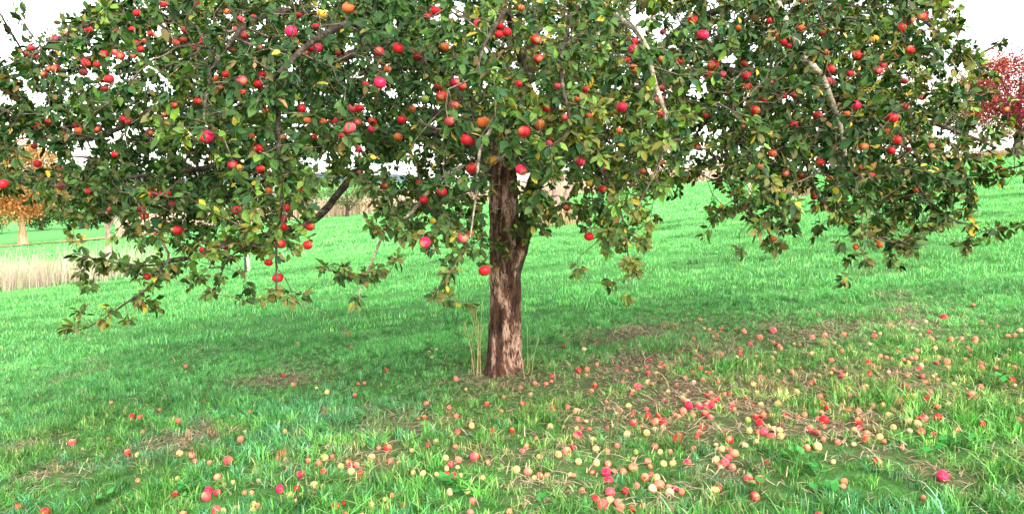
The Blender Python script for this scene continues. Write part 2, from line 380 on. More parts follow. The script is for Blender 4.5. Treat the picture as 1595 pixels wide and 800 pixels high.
FALL += parse("125,155,11 168,198,11,o 325,232,14,y 452,243,11,o 312,305,11,b 311,333,12 275,210,8,y 130,413,15,y 165,438,10,o 315,131,7,b 497,187,8,o 598,128,9 650,32,10,o 437,25,8,o 190,12,10,o 828,35,8,w 795,47,8,y 808,72,9,w 921,172,14,o 965,215,8,y 782,283,14,o 888,303,14,o 920,340,14,o 774,345,13 745,350,8,b 1060,285,13 1128,316,11,o 1143,210,8,b 1140,250,10,b 992,385,17,y 926,412,15,p 1088,405,14 1178,403,13 1055,400,10,b 792,473,14 825,453,13,y 915,478,12,o 118,513,18 97,537,17 132,537,13,y 142,578,14,y 238,540,13,o 313,530,17,y 285,556,17,o 348,522,10,o 563,484,12,o 605,490,20 617,545,16,o 530,532,20,y 425,550,18,d 430,575,17,m 460,563,16,o 387,573,18,y 435,595,19,y 478,603,18 308,594,17 203,608,20,m 265,656,20,y 305,662,16,y 183,670,16 251,685,15,o 106,676,22,m 152,704,21,y 197,704,16,y 185,730,18,y 360,752,20 400,735,12,d 408,785,14,b 528,743,15,y 592,718,12,y 597,757,17,y 625,700,11,o 485,793,16,y 676,745,17 738,728,16,y 770,694,14,b 720,595,13,y 766,601,17,y 655,552,12,y 830,603,13,y 872,530,15,y 895,560,17,p 930,540,18,o 875,577,14,y 927,572,12,y 875,618,22,m 908,612,18,m 942,608,13,y 1005,530,23,p 1067,548,13,o 890,688,20,w 970,680,16,y 995,727,18,o 985,780,18,o 1043,620,14,y 1165,775,17,o 1185,580,12,y 10,632,14,w 5,748,15,o 715,495,8,y 160,565,10,y", 400, 530, K1)
FALL += parse("300,134,15 338,128,14,o 384,103,10,o 521,132,11,o 375,200,14 360,225,12,o 150,193,12,o 98,190,12,o 175,180,9,o 572,208,18,p 553,222,8,w 42,281,13 178,308,15 250,299,14,o 289,319,17,y 297,354,14,o 325,36,12,w 698,110,11,o 793,164,11,o 713,227,12,y 807,293,21,m 803,272,14,w 855,296,19,m 783,318,18,o 890,290,15,p 913,290,16,m 938,262,17 920,270,12 884,330,18 907,343,14,p 745,333,13,o 1011,305,17 1141,287,15,y 619,341,19 552,373,18,m 653,368,20,o 692,368,19 690,390,14,w 670,355,12 591,385,13,b 523,424,18,y 615,416,17,y 754,450,24 768,425,14 651,478,18,o 676,502,15,y 722,500,14,o 478,473,14,o 430,502,17,o 380,490,17,y 365,448,16,y 295,436,25,m 290,395,14,g 245,503,22,o 207,515,18,y 272,478,13 565,500,13,g 832,490,17,o 868,390,17 855,413,16,o 845,428,13 968,408,12 998,449,20 935,468,12,y 962,490,18,y 940,487,12,y 1018,513,22,o 990,530,18,p 935,538,18,y 975,553,22,p 1010,573,18,o 948,562,14,p 1068,470,16,w 1088,405,16,y 1117,343,17 1082,355,15,g 1153,337,18 1136,370,19 1175,388,15,y 1152,398,14,p 1130,412,16,p 1155,415,20,p 1178,430,14,p 1172,546,14 735,553,17,y 692,556,17,y 803,551,18,m 620,545,17,o 630,567,13,b 300,545,16,y 382,553,18,y 436,556,16,o 364,592,14 278,608,14,o 262,605,12,y 427,598,24,m 435,637,24,m 465,588,14,o 505,592,17,o 552,577,22,o 607,620,21,o 635,605,15,p 660,622,20,y 672,657,26,o 640,672,22,w 568,655,16,o 518,680,18 446,690,24,p 378,720,22 410,750,28,p 445,722,20,y 482,735,20,o 494,766,26,p 548,762,20 597,750,17,y 720,690,22,w 718,660,16,o 745,665,15,p 775,682,18,o 316,673,13,o 14,583,18,y 65,595,20,o 122,608,16,o 95,620,12,y 155,605,14,o 40,497,14,o 58,478,16,o 118,522,13,y 168,390,18,w 230,387,10,o 103,438,9,b 930,677,22,y 948,665,14 1083,625,22,p 1134,628,21,o 1105,640,12,w 1115,708,24,m 725,770,20,b 440,302,9,w 580,17,10,w 975,235,11,o 1125,228,9,y 890,138,6,w", 800, 530, K1)
FALL += parse("60,30,14,o 25,75,10,b 137,55,9,y 180,50,10,b 295,85,14,o 465,101,18 490,107,10,o 467,144,16 353,148,10,b 240,152,10,y 293,141,11,y 203,180,8,b 372,213,17 380,248,16,o 455,203,14,y 445,216,13,o 490,222,11,o 244,257,19,o 257,285,18 50,283,17,y 135,230,16,y 342,288,13 525,250,13,y 485,293,17,o 422,315,15,o 250,320,12,o 85,336,15 173,332,15,o 20,338,16,b 264,358,22 260,385,13,o 198,398,18,p 57,402,16,y 8,390,14,y 20,432,18,p 62,430,17,y 225,410,11,y 260,442,15,o 325,456,16,o 233,479,21,y 184,482,17,o 420,363,20 402,400,16,y 425,392,16,p 459,418,17,o 520,433,17,y 540,450,10,o 400,465,9,w 582,387,15,y 655,360,17,y 690,378,23,y 722,353,22,p 695,348,12 712,410,18,o 770,423,17,o 790,346,20 782,292,16 740,265,20 612,280,22,o 645,255,20,p 663,245,16 605,252,14,o 580,307,13,b 577,262,9,o 688,243,10,o 836,289,17,w 648,155,13,o 717,157,12,o 723,185,12,b 655,212,13,b 570,205,13,b 765,157,11,y 785,172,12,b 830,92,16,o 790,73,14,o 712,107,13,w 690,38,12,o 665,72,11,o 650,95,14,b 627,80,11,o 685,72,12,o 550,70,11,o 575,75,8,b 775,30,12,y 855,20,11,o 985,100,14,p 990,120,15,o 968,130,9,y 985,204,15,o 940,37,10,o 960,3,12,o 895,130,11,y 1115,105,11,b 1140,115,13,o 1165,48,9,w 1115,33,9,w 1126,177,19 943,241,20,p 968,262,15,o 993,375,18 1163,362,20,o 510,549,21,m 812,618,30,m 355,635,18,b 350,655,13,o 622,480,12,o 240,795,22,p 5,547,14 305,545,9,y 720,708,12,b", 1195, 530, K1)
FALL += parse("668,712,14 22,760,13,p 170,785,12,o 218,778,12,o 290,775,12,o 405,780,11,p 425,770,9,y 620,790,12,o 695,790,11,o 735,788,9,o 787,790,12,o 955,757,11,w 935,775,9,o 778,663,9,b 808,723,8,b 870,740,7 500,682,9,b 465,740,11,p 312,702,8,w 600,725,8,y", 1195, 200, K2)
FALL += parse("870,762,11,o 930,785,12,o 765,778,11,b 680,790,9,o 720,750,7,w", 800, 200, K2)
def dedupe(L, tol):
    out = []
    for a in L:
        if all((a[0] - b[0]) ** 2 + (a[1] - b[1]) ** 2 > tol * tol for b in out): out.append(a)
    return out
HANG = dedupe(HANG, 5.0); FALL = dedupe(FALL, 2.6)

APPLE_COL = {'r': (0.50, 0.005, 0.021), 'm': (0.55, 0.006, 0.062), 'p': (0.60, 0.055, 0.085), 'o': (0.60, 0.150, 0.105), 'y': (0.60, 0.42, 0.16),
             'g': (0.30, 0.42, 0.08), 'b': (0.30, 0.12, 0.06), 'd': (0.20, 0.006, 0.010), 'w': (0.52, 0.38, 0.22)}
HANG_COL = {'o': (0.54, 0.105, 0.030), 'y': (0.68, 0.40, 0.040), 'p': (0.62, 0.05, 0.09)}
def jitter_col(c, s=0.12, hanging=False):
    k = 1 + random.uniform(-s, s); base_ = HANG_COL.get(c, APPLE_COL[c]) if hanging else APPLE_COL[c]
    return tuple(min(0.85, v * k * (1 + random.uniform(-s, s))) for v in base_)

# ------------------------------------------------------------------ apple meshes
def apple_mesh(name, seed, seg=18, rings=12, stem=True, mat=None):
    r = random.Random(seed); V = []; Fq = []
    lob = r.uniform(0.0, 0.035); ph = r.uniform(0, 6); tall = r.uniform(0.84, 0.95)
    for i in range(rings + 1):
        th = math.pi * i / rings
        s, c = math.sin(th), math.cos(th)
        for j in range(seg):
            a = 2 * math.pi * j / seg
            rad = s * (1 + 0.06 * c) * (1 + lob * math.cos(5 * a + ph) * (0.3 + 0.7 * (c < 0)) + 0.02 * math.sin(2 * a + ph))
            z = tall * c - 0.34 * math.exp(-(s / 0.26) ** 2) * (c > 0) + 0.20 * math.exp(-(s / 0.2) ** 2) * (c < 0)
            V.append((rad * .5, 0.5 * rad * math.sin(a) / 1 if False else 0, 0) if False else (0.5 * rad * math.cos(a), 0.5 * rad * math.sin(a), 0.5 * z))
    for i in range(rings):
        for j in range(seg):
            k = (j + 1) % seg
            Fq.append((i * seg + j, (i + 1) * seg + j, (i + 1) * seg + k, i * seg + k))
    V = np.array(V); Q = np.array(Fq); nb = len(Q)
    if stem:
        sv, sq = tube([(0, 0, 0.24), (0.02, 0, 0.42), (0.06, 0.02, 0.62)], [0.022, 0.02, 0.026], 5)
        Q = np.concatenate([Q, sq + len(V)]); V = np.concatenate([V, sv])
    me = mesh_np(name, V, Q, 4)
    me.materials.append(mat or M_apple); me.materials.append(M_stem)
    mi = np.zeros(len(me.polygons), np.int32); mi[nb:] = 1; me.polygons.foreach_set('material_index', mi)
    return me
APM = [apple_mesh('apple', k) for k in range(5)]
APF = [apple_mesh('fallen_apple', k + 9, mat=M_apple_fallen) for k in range(5)]
AP_V = np.array([v.co[:] for v in apple_mesh('tmp', 3, 9, 6, False).vertices])
AP_Q = np.array([p.vertices[:] for p in bpy.data.meshes['tmp'].polygons])
bpy.data.meshes.remove(bpy.data.meshes['tmp'])

# ------------------------------------------------------------------ THE APPLE TREE
TX, TY = -0.07, 6.63
TZ = float(ground_h(TX, TY))
tree = empty('apple_tree', (TX, TY, TZ), label='old spreading apple tree laden with red apples, its trunk planted mid meadow', cat='apple tree')
def tp(P): return np.asarray(P) - np.array([TX, TY, TZ])     # world -> tree space

# trunk: rings with ridged bark relief
rows_ = []
path = spline([at(783, 600, 6.63), at(785, 560, 6.63), at(786, 500, 6.62), at(787, 440, 6.62), at(787, 380, 6.62), at(784, 320, 6.62), at(783, 260, 6.64), at(781, 205, 6.68)], 0.028)
n = len(path); sides = 84
tt = np.linspace(0, 1, n); a = np.arange(sides) / sides * 2 * math.pi
base = np.interp(tt, [0, .05, .12, .3, .5, .56, .62, .8, 1], [0.215, 0.178, 0.152, 0.134, 0.134, 0.140, 0.130, 0.118, 0.105])
A, TTT = np.meshgrid(a, tt)
H = TTT * 2.3
wob = A + 0.25 * np.sin(H * 3.1 + 1) + 0.12 * np.sin(H * 9 + 2)
rel = 0.030 * np.sin(3 * wob + .6) * (1 - .4 * TTT) + 0.022 * np.sin(5 * wob + 2) + 0.03 * np.exp(-TTT * 16) * np.cos(4 * A + .5) * 2
ridg = np.abs(np.sin(11 * wob + 1.2 * np.sin(H * 7))) ** 0.6 * 0.030 + np.abs(np.sin(19 * wob + 2.0 * np.sin(H * 11 + A * 2))) ** .7 * 0.022
plate = 0.030 * np.sin(H * 34 + 3 * np.sin(wob * 6)) * np.sin(wob * 9 + H * 4)
r_ = base[:, None] * (1 + rel + ridg + plate + 0.012 * rng.normal(size=rel.shape))
Vt = np.stack([path[:, 0:1] + r_ * np.cos(A), path[:, 1:2] + r_ * np.sin(A), path[:, 2:3] + 0 * A], -1).reshape(-1, 3)
i = np.arange(n * sides).reshape(n, sides); j = np.roll(i, -1, 1)
Qt = np.stack([i[:-1], j[:-1], j[1:], i[1:]], -1).reshape(-1, 4)
link('trunk', mesh_np('trunk', tp(Vt), Qt), M_bark, tree)

# broken stub with a dark hollow on the upper right of the trunk
sv = spline([at(800, 412, 6.52), at(811, 392, 6.49), at(819, 374, 6.47)], .02)
V_, Q_ = tube(sv, np.linspace(.055, .040, len(sv)), 12, .12, 77)
link('stub', mesh_np('stub', tp(V_), Q_), M_bark, tree)
# main limbs: list of (photo px, photo py, distance), start radius, end radius, lichen
LIMBS = [
 ([(792, 440, 6.60), (808, 390, 6.58), (822, 340, 6.55), (834, 285, 6.5), (850, 215, 6.4), (880, 120, 6.2), (905, 50, 6.1), (880, -40, 6.0)], .070, .035, 0),
 ([(783, 290, 6.6), (735, 225, 6.75), (670, 205, 6.95), (600, 225, 6.95), (545, 280, 6.7), (490, 338, 6.2), (430, 362, 5.8), (365, 375, 5.4), (300, 402, 5.1)], .070, .018, 0),
 ([(300, 402, 5.1), (262, 405, 4.95), (232, 445, 4.8), (196, 472, 4.75), (160, 497, 4.7), (140, 508, 4.7)], .013, .005, 0),
 ([(300, 402, 5.1), (240, 412, 4.9), (180, 408, 4.8), (122, 396, 4.75)], .009, .004, 0),
 ([(430, 352, 5.8), (395, 378, 5.1), (360, 400, 4.9), (345, 430, 4.85), (332, 456, 4.8)], .012, .004, 0),
 ([(782, 230, 6.65), (700, 130, 6.9), (600, 60, 7.0), (480, 20, 6.8), (350, 10, 6.3), (230, 30, 5.8), (150, 30, 5.5), (100, 55, 5.3), (40, 90, 5.2), (-20, 115, 5.1)], .075, .010, 0),
 ([(600, 60, 7.0), (480, 110, 6.7), (360, 130, 6.2), (250, 160, 5.8), (150, 210, 5.6), (60, 210, 5.4), (0, 170, 5.3)], .042, .008, 0),
 ([(600, 225, 6.95), (500, 215, 6.3), (400, 235, 5.8), (300, 260, 5.4), (200, 275, 5.2), (100, 290, 5.1), (20, 282, 5.0)], .036, .008, 0),
 ([(783, 250, 6.6), (810, 150, 6.7), (830, 60, 6.9), (840, -60, 7.0), (820, -180, 7.0)], .085, .035, 0),
 ([(835, 285, 6.5), (920, 190, 6.7), (1010, 140, 6.9), (1100, 118, 6.9), (1200, 130, 6.7), (1300, 160, 6.4), (1400, 180, 6.1), (1500, 210, 5.9), (1550, 230, 5.8)], .070, .012, 0),
 ([(1010, 140, 6.9), (1035, 70, 6.8), (1100, 25, 6.6), (1200, 0, 6.2), (1320, -20, 6.0), (1430, 30, 5.8), (1500, 90, 5.7), (1560, 66, 5.6)], .046, .008, 0),
 ([(1180, -60, 5.6), (1205, 5, 5.0), (1225, 50, 4.8), (1258, 98, 4.6), (1278, 122, 4.55), (1300, 175, 4.5), (1315, 240, 4.5), (1300, 300, 4.55)], .034, .010, 1),
 ([(880, -40, 6.0), (1000, -80, 5.8), (1100, -90, 5.7), (1180, -60, 5.6)], .045, .030, 0),
 ([(1100, 118, 6.9), (1125, 190, 6.6), (1132, 250, 6.0), (1150, 315, 5.2), (1188, 345, 5.0), (1205, 382, 4.9)], .026, .004, 0),
 ([(1200, 130, 6.7), (1230, 200, 5.8), (1255, 255, 5.3), (1275, 310, 5.0), (1320, 345, 4.9), (1370, 372, 4.8), (1420, 388, 4.8)], .022, .004, 0),
 ([(1400, 180, 6.1), (1420, 250, 5.4), (1445, 310, 5.0), (1490, 345, 4.9), (1515, 350, 4.9)], .018, .004, 0),
 ([(1400, 180, 6.1), (1440, 255, 5.5), (1480, 285, 5.1), (1530, 272, 4.8), (1600, 256, 4.6)], .014, .006, 0),
 ([(782, 245, 6.55), (700, 270, 6.0), (655, 318, 5.2), (640, 335, 4.9), (605, 352, 4.7), (588, 385, 4.6), (578, 410, 4.55), (562, 445, 4.55), (556, 474, 4.5)], .040, .005, 1),
 ([(655, 318, 5.2), (690, 345, 4.9), (700, 400, 4.7), (678, 458, 4.65)], .011, .003, 0),
 ([(783, 240, 6.5), (790, 140, 5.9), (775, 190, 5.0), (752, 225, 4.7), (745, 270, 4.5), (740, 320, 4.4), (732, 370, 4.35)], .030, .005, 1),
 ([(850, 215, 6.4), (900, 230, 5.4), (950, 290, 4.8), (972, 350, 4.6), (979, 412, 4.5)], .024, .003, 0),
 ([(850, 215, 6.4), (800, 60, 5.6), (790, 20, 4.9), (760, 60, 4.2), (740, 120, 3.9)], .034, .008, 0),
 ([(700, 130, 6.9), (640, 60, 5.9), (560, 40, 5.0), (500, 60, 4.3), (440, 110, 3.9), (400, 160, 3.8)], .040, .010, 0),
 ([(440, 110, 3.9), (430, 200, 4.0), (428, 290, 4.1), (425, 370, 4.2), (430, 452, 4.25)], .014, .004, 0),
 ([(480, 20, 6.8), (400, 30, 5.2), (340, 90, 4.3), (320, 150, 3.9), (318, 200, 3.8)], .026, .006, 0),
 ([(905, 50, 6.1), (960, 30, 5.0), (1000, 60, 4.3), (1020, 130, 3.95), (1040, 200, 3.9), (1020, 270, 4.1)], .034, .006, 1),
 ([(905, 50, 6.1), (890, 30, 4.8), (870, 90, 4.1), (880, 160, 3.85), (900, 240, 4.0)], .030, .006, 0),
 ([(100, 55, 5.3), (62, 72, 5.2), (40, 48, 5.15), (26, 14, 5.1)], .007, .003, 0),
 ([(40, 90, 5.2), (0, 30, 4.9), (-20, 0, 4.8), (25, -12, 4.7), (34, 6, 4.7)], .008, .003, 0),
 ([(60, 210, 5.4), (30, 160, 5.2), (8, 128, 5.1), (-10, 118, 5.1)], .008, .003, 0),
 ([(783, 250, 6.7), (700, 180, 7.8), (600, 160, 8.8), (500, 150, 9.4)], .06, .012, 0),
 ([(800, 250, 6.7), (900, 180, 7.8), (1000, 170, 8.8), (1120, 180, 9.4)], .06, .012, 0),
 ([(800, 200, 6.8), (790, 120, 8.0), (780, 90, 9.2), (760, 100, 9.8)], .05, .012, 0),
 ([(840, -60, 7.0), (760, -160, 6.2), (640, -200, 5.4), (520, -150, 4.9)], .04, .01, 0),
 ([(840, -60, 7.0), (950, -170, 6.2), (1080, -200, 5.6), (1200, -140, 5.2)], .04, .01, 0),
]
NP, PAR, RMIN, LICH = [], [], [], []      # node positions, parents, prescribed radius, lichen flag
limb_nodes = []
for pts, r0, r1, li in LIMBS:
    P3 = spline([at(*p) for p in pts], 0.07)
    n = len(P3); k = np.linspace(0, 1, n)
    P3 = P3 + (0.018 * rng.normal(size=(n, 3))).cumsum(0) * 0.22 * np.sin(k * math.pi)[:, None]
    start = None
    if NP:                                  # hook onto the nearest earlier node
        dd = np.linalg.norm(np.array(NP) - P3[0], axis=1); kk = int(dd.argmin())
        if dd[kk] < 0.35: start = kk
    ids = []
    for q in range(n):
        NP.append(P3[q]); PAR.append(start if q == 0 and start is not None else (-1 if q == 0 else len(NP) - 2))
        RMIN.append(r0 + (r1 - r0) * k[q] ** 0.8); LICH.append(li); ids.append(len(NP) - 1)
    limb_nodes.append(ids)
N_LIMB = len(NP)

# crown volume: where twigs grow (lower and upper outline of the foliage as a function of the bearing)
LOW = np.array([(-300, 280), (0, 290), (60, 300), (110, 322), (140, 345), (180, 362), (230, 378), (280, 392), (330, 392), (380, 385), (420, 380), (470, 362), (490, 330), (505, 298), (530, 280), (560, 285),
       (600, 340), (640, 375), (690, 385), (715, 380), (745, 372), (770, 330), (800, 300), (835, 365), (860, 350), (880, 330), (930, 362), (980, 368), (1030, 325), (1050, 300), (1090, 272), (1115, 258),
       (1140, 300), (1180, 350), (1215, 372), (1230, 320), (1260, 290), (1290, 320), (1330, 365), (1400, 388), (1450, 372), (1480, 345), (1515, 305), (1560, 262), (1600, 205), (1900, 180)], float)
TOP = np.array([(-300, 150), (-50, 118), (0, 100), (30, 88), (60, 62), (100, 42), (150, 15), (185, -10), (220, -120), (300, -260), (800, -420), (1300, -260), (1420, -90), (1475, -10), (1500, 45), (1535, 82), (1560, 120), (1600, 200), (1900, 260)], float)
HOLES = [(1015, 40, 42, 24, .97), (1085, 130, 26, 24, .85), (1088, 195, 20, 26, .85), (625, 262, 30, 18, .95), (28, 150, 40, 22, .85), (20, 60, 60, 26, .9), (150, 130, 28, 14, .7),
         (250, 130, 25, 16, .6), (255, 235, 24, 16, .6), (150, 230, 26, 12, .6), (545, 85, 22, 16, .5), (560, 165, 24, 12, .5), (70, 240, 34, 20, .7), (640, 240, 25, 14, .7), (460, 185, 22, 14, .5),
         (500, 250, 22, 20, .6), (1575, 150, 30, 80, .75), (535, 300, 30, 24, .85), (1110, 248, 16, 14, .8), (865, 290, 22, 12, .6), (760, 390, 60, 40, .5), (480, 250, 34, 10, .5), (120, 185, 24, 12, .5)]
def crown_depth(x_px):
    # ellipse in plan; solve distances where the bearing enters and leaves it
    s = (x_px - 797.5) / F / CP
    A_, Bn, Bf = 4.75, 2.95, 3.4
    ds = np.linspace(3.2, 10.5, 74); X = s[:, None] * ds[None]
    dy = ds[None] - 6.6
    q = ((X - 0.0) / A_) ** 2 + (dy / np.where(dy < 0, Bn, Bf)) ** 2
    ins = q < 1
    lo = np.where(ins.any(1), ds[ins.argmax(1)], 5.4); hi = np.where(ins.any(1), ds[len(ds) - 1 - ins[:, ::-1].argmax(1)], 6.4)
    return lo, hi
def sample_crown(N):
    out = []
    while sum(map(len, out)) < N:
        m_ = 60000
        px = rng.uniform(-40, 1600, m_); py = rng.uniform(-420, 470, m_)
        lo, hi = crown_depth(px)
        u = rng.uniform(0, 1, m_); d = (lo ** 3 + u * (hi ** 3 - lo ** 3)) ** (1 / 3)
        acc = rng.uniform(0, 1, m_) < (d / 10) ** 0 * ((hi ** 3 - lo ** 3) / 950 + .12)
        low = np.interp(px, LOW[:, 0], LOW[:, 1]) + rng.normal(0, 7, m_); top = np.interp(px, TOP[:, 0], TOP[:, 1]) + rng.normal(0, 6, m_)
        ok = (py < low) & (py > top) & acc
        a = (px - 797.5) / F; b = -(py - 400) / F; y = CP + b * SP
        P = np.stack([a / y * d, d, CAM_H + (-SP + b * CP) / y * d], -1)
        rho2 = (P[:, 0] / 5.0) ** 2 + ((P[:, 1] - 6.6) / 3.4) ** 2
        zmax = 2.5 + 2.3 * np.sqrt(np.clip(1 - rho2, 0, 1))
        ok &= P[:, 2] < zmax
        ok &= P[:, 2] > TZ + 0.85
        # far foliage keeps higher than the near skirts; thinner inside, thinner above the frame and at the fringes
        ok &= ~((d > 7.2) & (py > low - 75))
        pr = np.ones(m_)
        pr *= np.where(py < -30, 0.08, 1.0)
        pr *= np.where(py > low - 55, 0.62, 1.0)
        pr *= np.where((px < 330) , 0.95, 1.0) * np.where(px > 1430, 0.62, 1.0) * np.where(px > 1510, 0.45, 1.0)
        core = np.exp(-((P[:, 0] / 1.6) ** 2 + ((P[:, 1] - 6.8) / 1.3) ** 2)); pr *= 1 - 0.35 * core
        for hx_, hy_, rx, ry, s_ in HOLES:
            pr *= np.where(((px - hx_) / rx) ** 2 + ((py - hy_) / ry) ** 2 < 1, 1 - s_, 1)
        pr *= np.where((px > 752) & (px < 800) & (py > 238) & (py < 600), 0.05, 1.0)
        cl = np.sin(P[:, 0] * 5.1 + 2 * np.sin(P[:, 2] * 4)) + np.sin(P[:, 1] * 4.7 + 1.6 * np.sin(P[:, 0] * 3.3)) + np.sin(P[:, 2] * 6.3 + 1.2 * np.sin(P[:, 1] * 4))
        pr *= smooth(-1.9, 0.5, cl) * 0.8 + 0.2
        ok &= rng.uniform(0, 1, m_) < pr
        out.append(P[ok])
    return np.concatenate(out)[:N]
ATT = sample_crown(10500)

# hanging apples: position from pixel + a distance that gives the photographed size
apples = []
for px, py, rp, col in HANG:
    lo, hi = crown_depth(np.array([px])); lo, hi = float(lo[0]), float(hi[0])
    D = random.uniform(0.062, 0.074)
    d = D * F / (2 * rp)
    front = lo + 0.15 + max(0, (150 - py)) * 0.002
    low = np.interp(px, LOW[:, 0], LOW[:, 1])
    if py > low - 40: front = max(front, 4.1)
    d = min(max(d, front), front + 1.3)
    D = min(max(2 * rp * d / F * 1.08, 0.051), 0.086)
    apples.append((at(px, py, d), D, col))
AP = np.array([a[0] for a in apples])
hang_n = np.array([k for k in range(N_LIMB) if RMIN[k] < 0.016]); hq = rng.choice(hang_n, 760)
EX = np.array(NP)[hq] + rng.normal(0, 0.13, (760, 3)) * np.array([1, 1, .8]) + np.array([0, 0, -.02])
ex_, ey_, _z = to_px(EX); EX = EX[~((ex_ < 112) & (ey_ < 92) & (rng.uniform(0, 1, 760) < .9)) & (ey_ > -30) & (np.interp(ex_, TOP[:, 0], TOP[:, 1]) - 25 < ey_)]
EX = np.concatenate([EX] + [at(a_, b__, 6.25) + rng.normal(0, .07, (12, 3)) for a_, b__ in ((772, 386), (818, 345), (826, 318))])
ATT = np.concatenate([AP + np.array([0, 0.01, 0.05]), ATT, EX])
n_ap = len(AP)

# grow: always attach the target that is cheapest to reach, through short crooked twigs
NPa = np.zeros((90000, 3)); PL = np.zeros(90000); PARa = np.full(90000, -1, int)
NPa[:N_LIMB] = NP; PARa[:N_LIMB] = PAR
for k in range(N_LIMB): PL[k] = 0 if PAR[k] < 0 else PL[PAR[k]] + 0.0
nn = N_LIMB
best = np.full(len(ATT), 1e9); bi = np.zeros(len(ATT), int); done = np.zeros(len(ATT), bool)
def relax(i0, i1):
    D = np.linalg.norm(ATT[:, None] - NPa[None, i0:i1], axis=2) + 0.28 * PL[None, i0:i1]
    k = D.argmin(1); v = D[np.arange(len(ATT)), k]; m = v < best
    best[m] = v[m]; bi[m] = k[m] + i0
for s0 in range(0, nn, 200): relax(s0, min(nn, s0 + 200))
apple_tip = {}
for it in range(len(ATT)):
    k = int(np.where(done, 1e9, best).argmin()); done[k] = True
    p0 = NPa[bi[k]]; p1 = ATT[k]; L = np.linalg.norm(p1 - p0); par = bi[k]
    m = max(1, min(9, int(L / 0.085))); i0 = nn
    dirp = p0 - NPa[PARa[par]] if PARa[par] >= 0 else p1 - p0
    dirp = dirp / max(np.linalg.norm(dirp), 1e-6)
    for q in range(1, m + 1):
        s = q / m
        p = p0 + (p1 - p0) * s + dirp * L * 0.22 * s * (1 - s) + np.array([0, 0, 0.30 * L * s * (1 - s)]) + (rng.normal(0, 0.013, 3) if q < m else 0)
        NPa[nn] = p; PARa[nn] = par; PL[nn] = PL[par] + L / m; par = nn; nn += 1
    if k < n_ap: apple_tip[k] = nn - 1
    relax(i0, nn)
NPa = NPa[:nn]; PARa = PARa[:nn]; PL = PL[:nn]
# radii, from the tips down
rad = np.zeros(nn); kids = [[] for _ in range(nn)]
for k in range(nn):
    if PARa[k] >= 0: kids[PARa[k]].append(k)
acc2 = np.zeros(nn)
for k in range(nn - 1, -1, -1):
    a2 = acc2[k] if kids[k] else 0.0027 ** 2.2
    rad[k] = a2 ** (1 / 2.2)
    if PARa[k] >= 0 and not (k < N_LIMB and PARa[k] == -1): acc2[PARa[k]] += a2
rad = np.maximum(rad, 0.0027)
rl = np.array(RMIN)
rad[:N_LIMB] = np.clip(rad[:N_LIMB], rl * 0.9, rl * 1.25)
for k in range(N_LIMB, nn): rad[k] = min(rad[k], rad[PARa[k]] * 0.92, 0.02)
# chains -> tubes
used_in = np.zeros(nn, bool)
br_list = []; tw = Acc()
for ids in limb_nodes:
    li = LICH[ids[0]]
    sides = 10 if rad[ids[0]] > .03 else 7
    P3 = NPa[ids]; rr = rad[ids]
    first = PARa[ids[0]]
    V_, Q_ = tube(P3, rr, sides, 0.07, ids[0])
    br_list.append((V_, Q_, li, float(rr.max())))
for ids in limb_nodes: used_in[ids] = True
starts = [k for k in range(N_LIMB, nn) if True]
for k in range(N_LIMB, nn):
    if used_in[k]: continue
    chain = [PARa[k], k]; used_in[k] = True; c = k
    while True:
        ch = [x for x in kids[c] if not used_in[x]]
        if not ch: break
        c = max(ch, key=lambda x: rad[x]); used_in[c] = True; chain.append(c)
    rr = rad[chain].copy(); rr[0] = rr[1]
    V_, Q_ = tube(NPa[chain], rr, 6 if rr[1] > .010 else 4, 0.05, k)
    if rr[1] > 0.0135 and len(chain) > 5: br_list.append((V_, Q_, 0, float(rr[1])))
    else: tw.add(V_, Q_)
for V_, Q_, li, r in br_list:
    link('branch', mesh_np('branch', tp(V_), Q_), M_lichen if li else M_limb, tree, **({'label': 'pale lichen covered branch'} if li else {}))
tw.V = [tp(v) for v in tw.V]
link('twigs', tw.mesh('twigs'), M_twig, tree, kind='stuff')

# ------------------------------------------------------------------ leaves
cand = np.where((rad < 0.0065) & (np.arange(nn) >= N_LIMB))[0]
thin_limb = np.where((rad[:N_LIMB] < 0.010) & (rl < 0.012))[0]
cand = np.concatenate([cand, thin_limb])
tip = np.array([len(kids[k]) == 0 for k in cand])
spur = rng.uniform(0, 1, len(cand)) < np.where(tip, .95, .42)
cnt = rng.poisson(np.where(tip, 17.5, 20)) * spur
clus = rng.normal(0, 1, len(cand))
base_i = np.repeat(cand, cnt); tipf = np.repeat(tip, cnt); clus = np.repeat(clus, cnt)
NL = len(base_i)
par = np.maximum(PARa[base_i], 0)
s = (rng.uniform(0, 1, NL) ** 1.7 * .7)[:, None]
B = NPa[base_i] * (1 - s * 0.8) + NPa[par] * s * 0.8
tdir = norm(NPa[base_i] - NPa[par])
out_dir = norm((B - np.array([TX, TY, 2.4])) * np.array([1, 1, 0.5]))
dirn = norm(rng.normal(size=(NL, 3)) * 0.75 + tdir * 0.55 + out_dir * 0.2 + np.array([0, 0, -0.34]))
nrm = rng.normal(size=(NL, 3)) * 0.55 + out_dir * 0.55 + np.array([0, 0, 0.75])
nrm = norm(nrm - (nrm * dirn).sum(1, keepdims=True) * dirn)
side = np.cross(dirn, nrm)
Ln = np.clip(rng.normal(0.048, 0.012, NL), 0.022, 0.075)[:, None]
Wd = Ln * rng.uniform(0.24, 0.33, NL)[:, None]
pet = rng.uniform(0.010, 0.028, NL)[:, None]
B0 = B + dirn * pet
fold = rng.uniform(0.05, 0.5, NL)[:, None]; curl = rng.uniform(-0.12, 0.55, NL)[:, None]
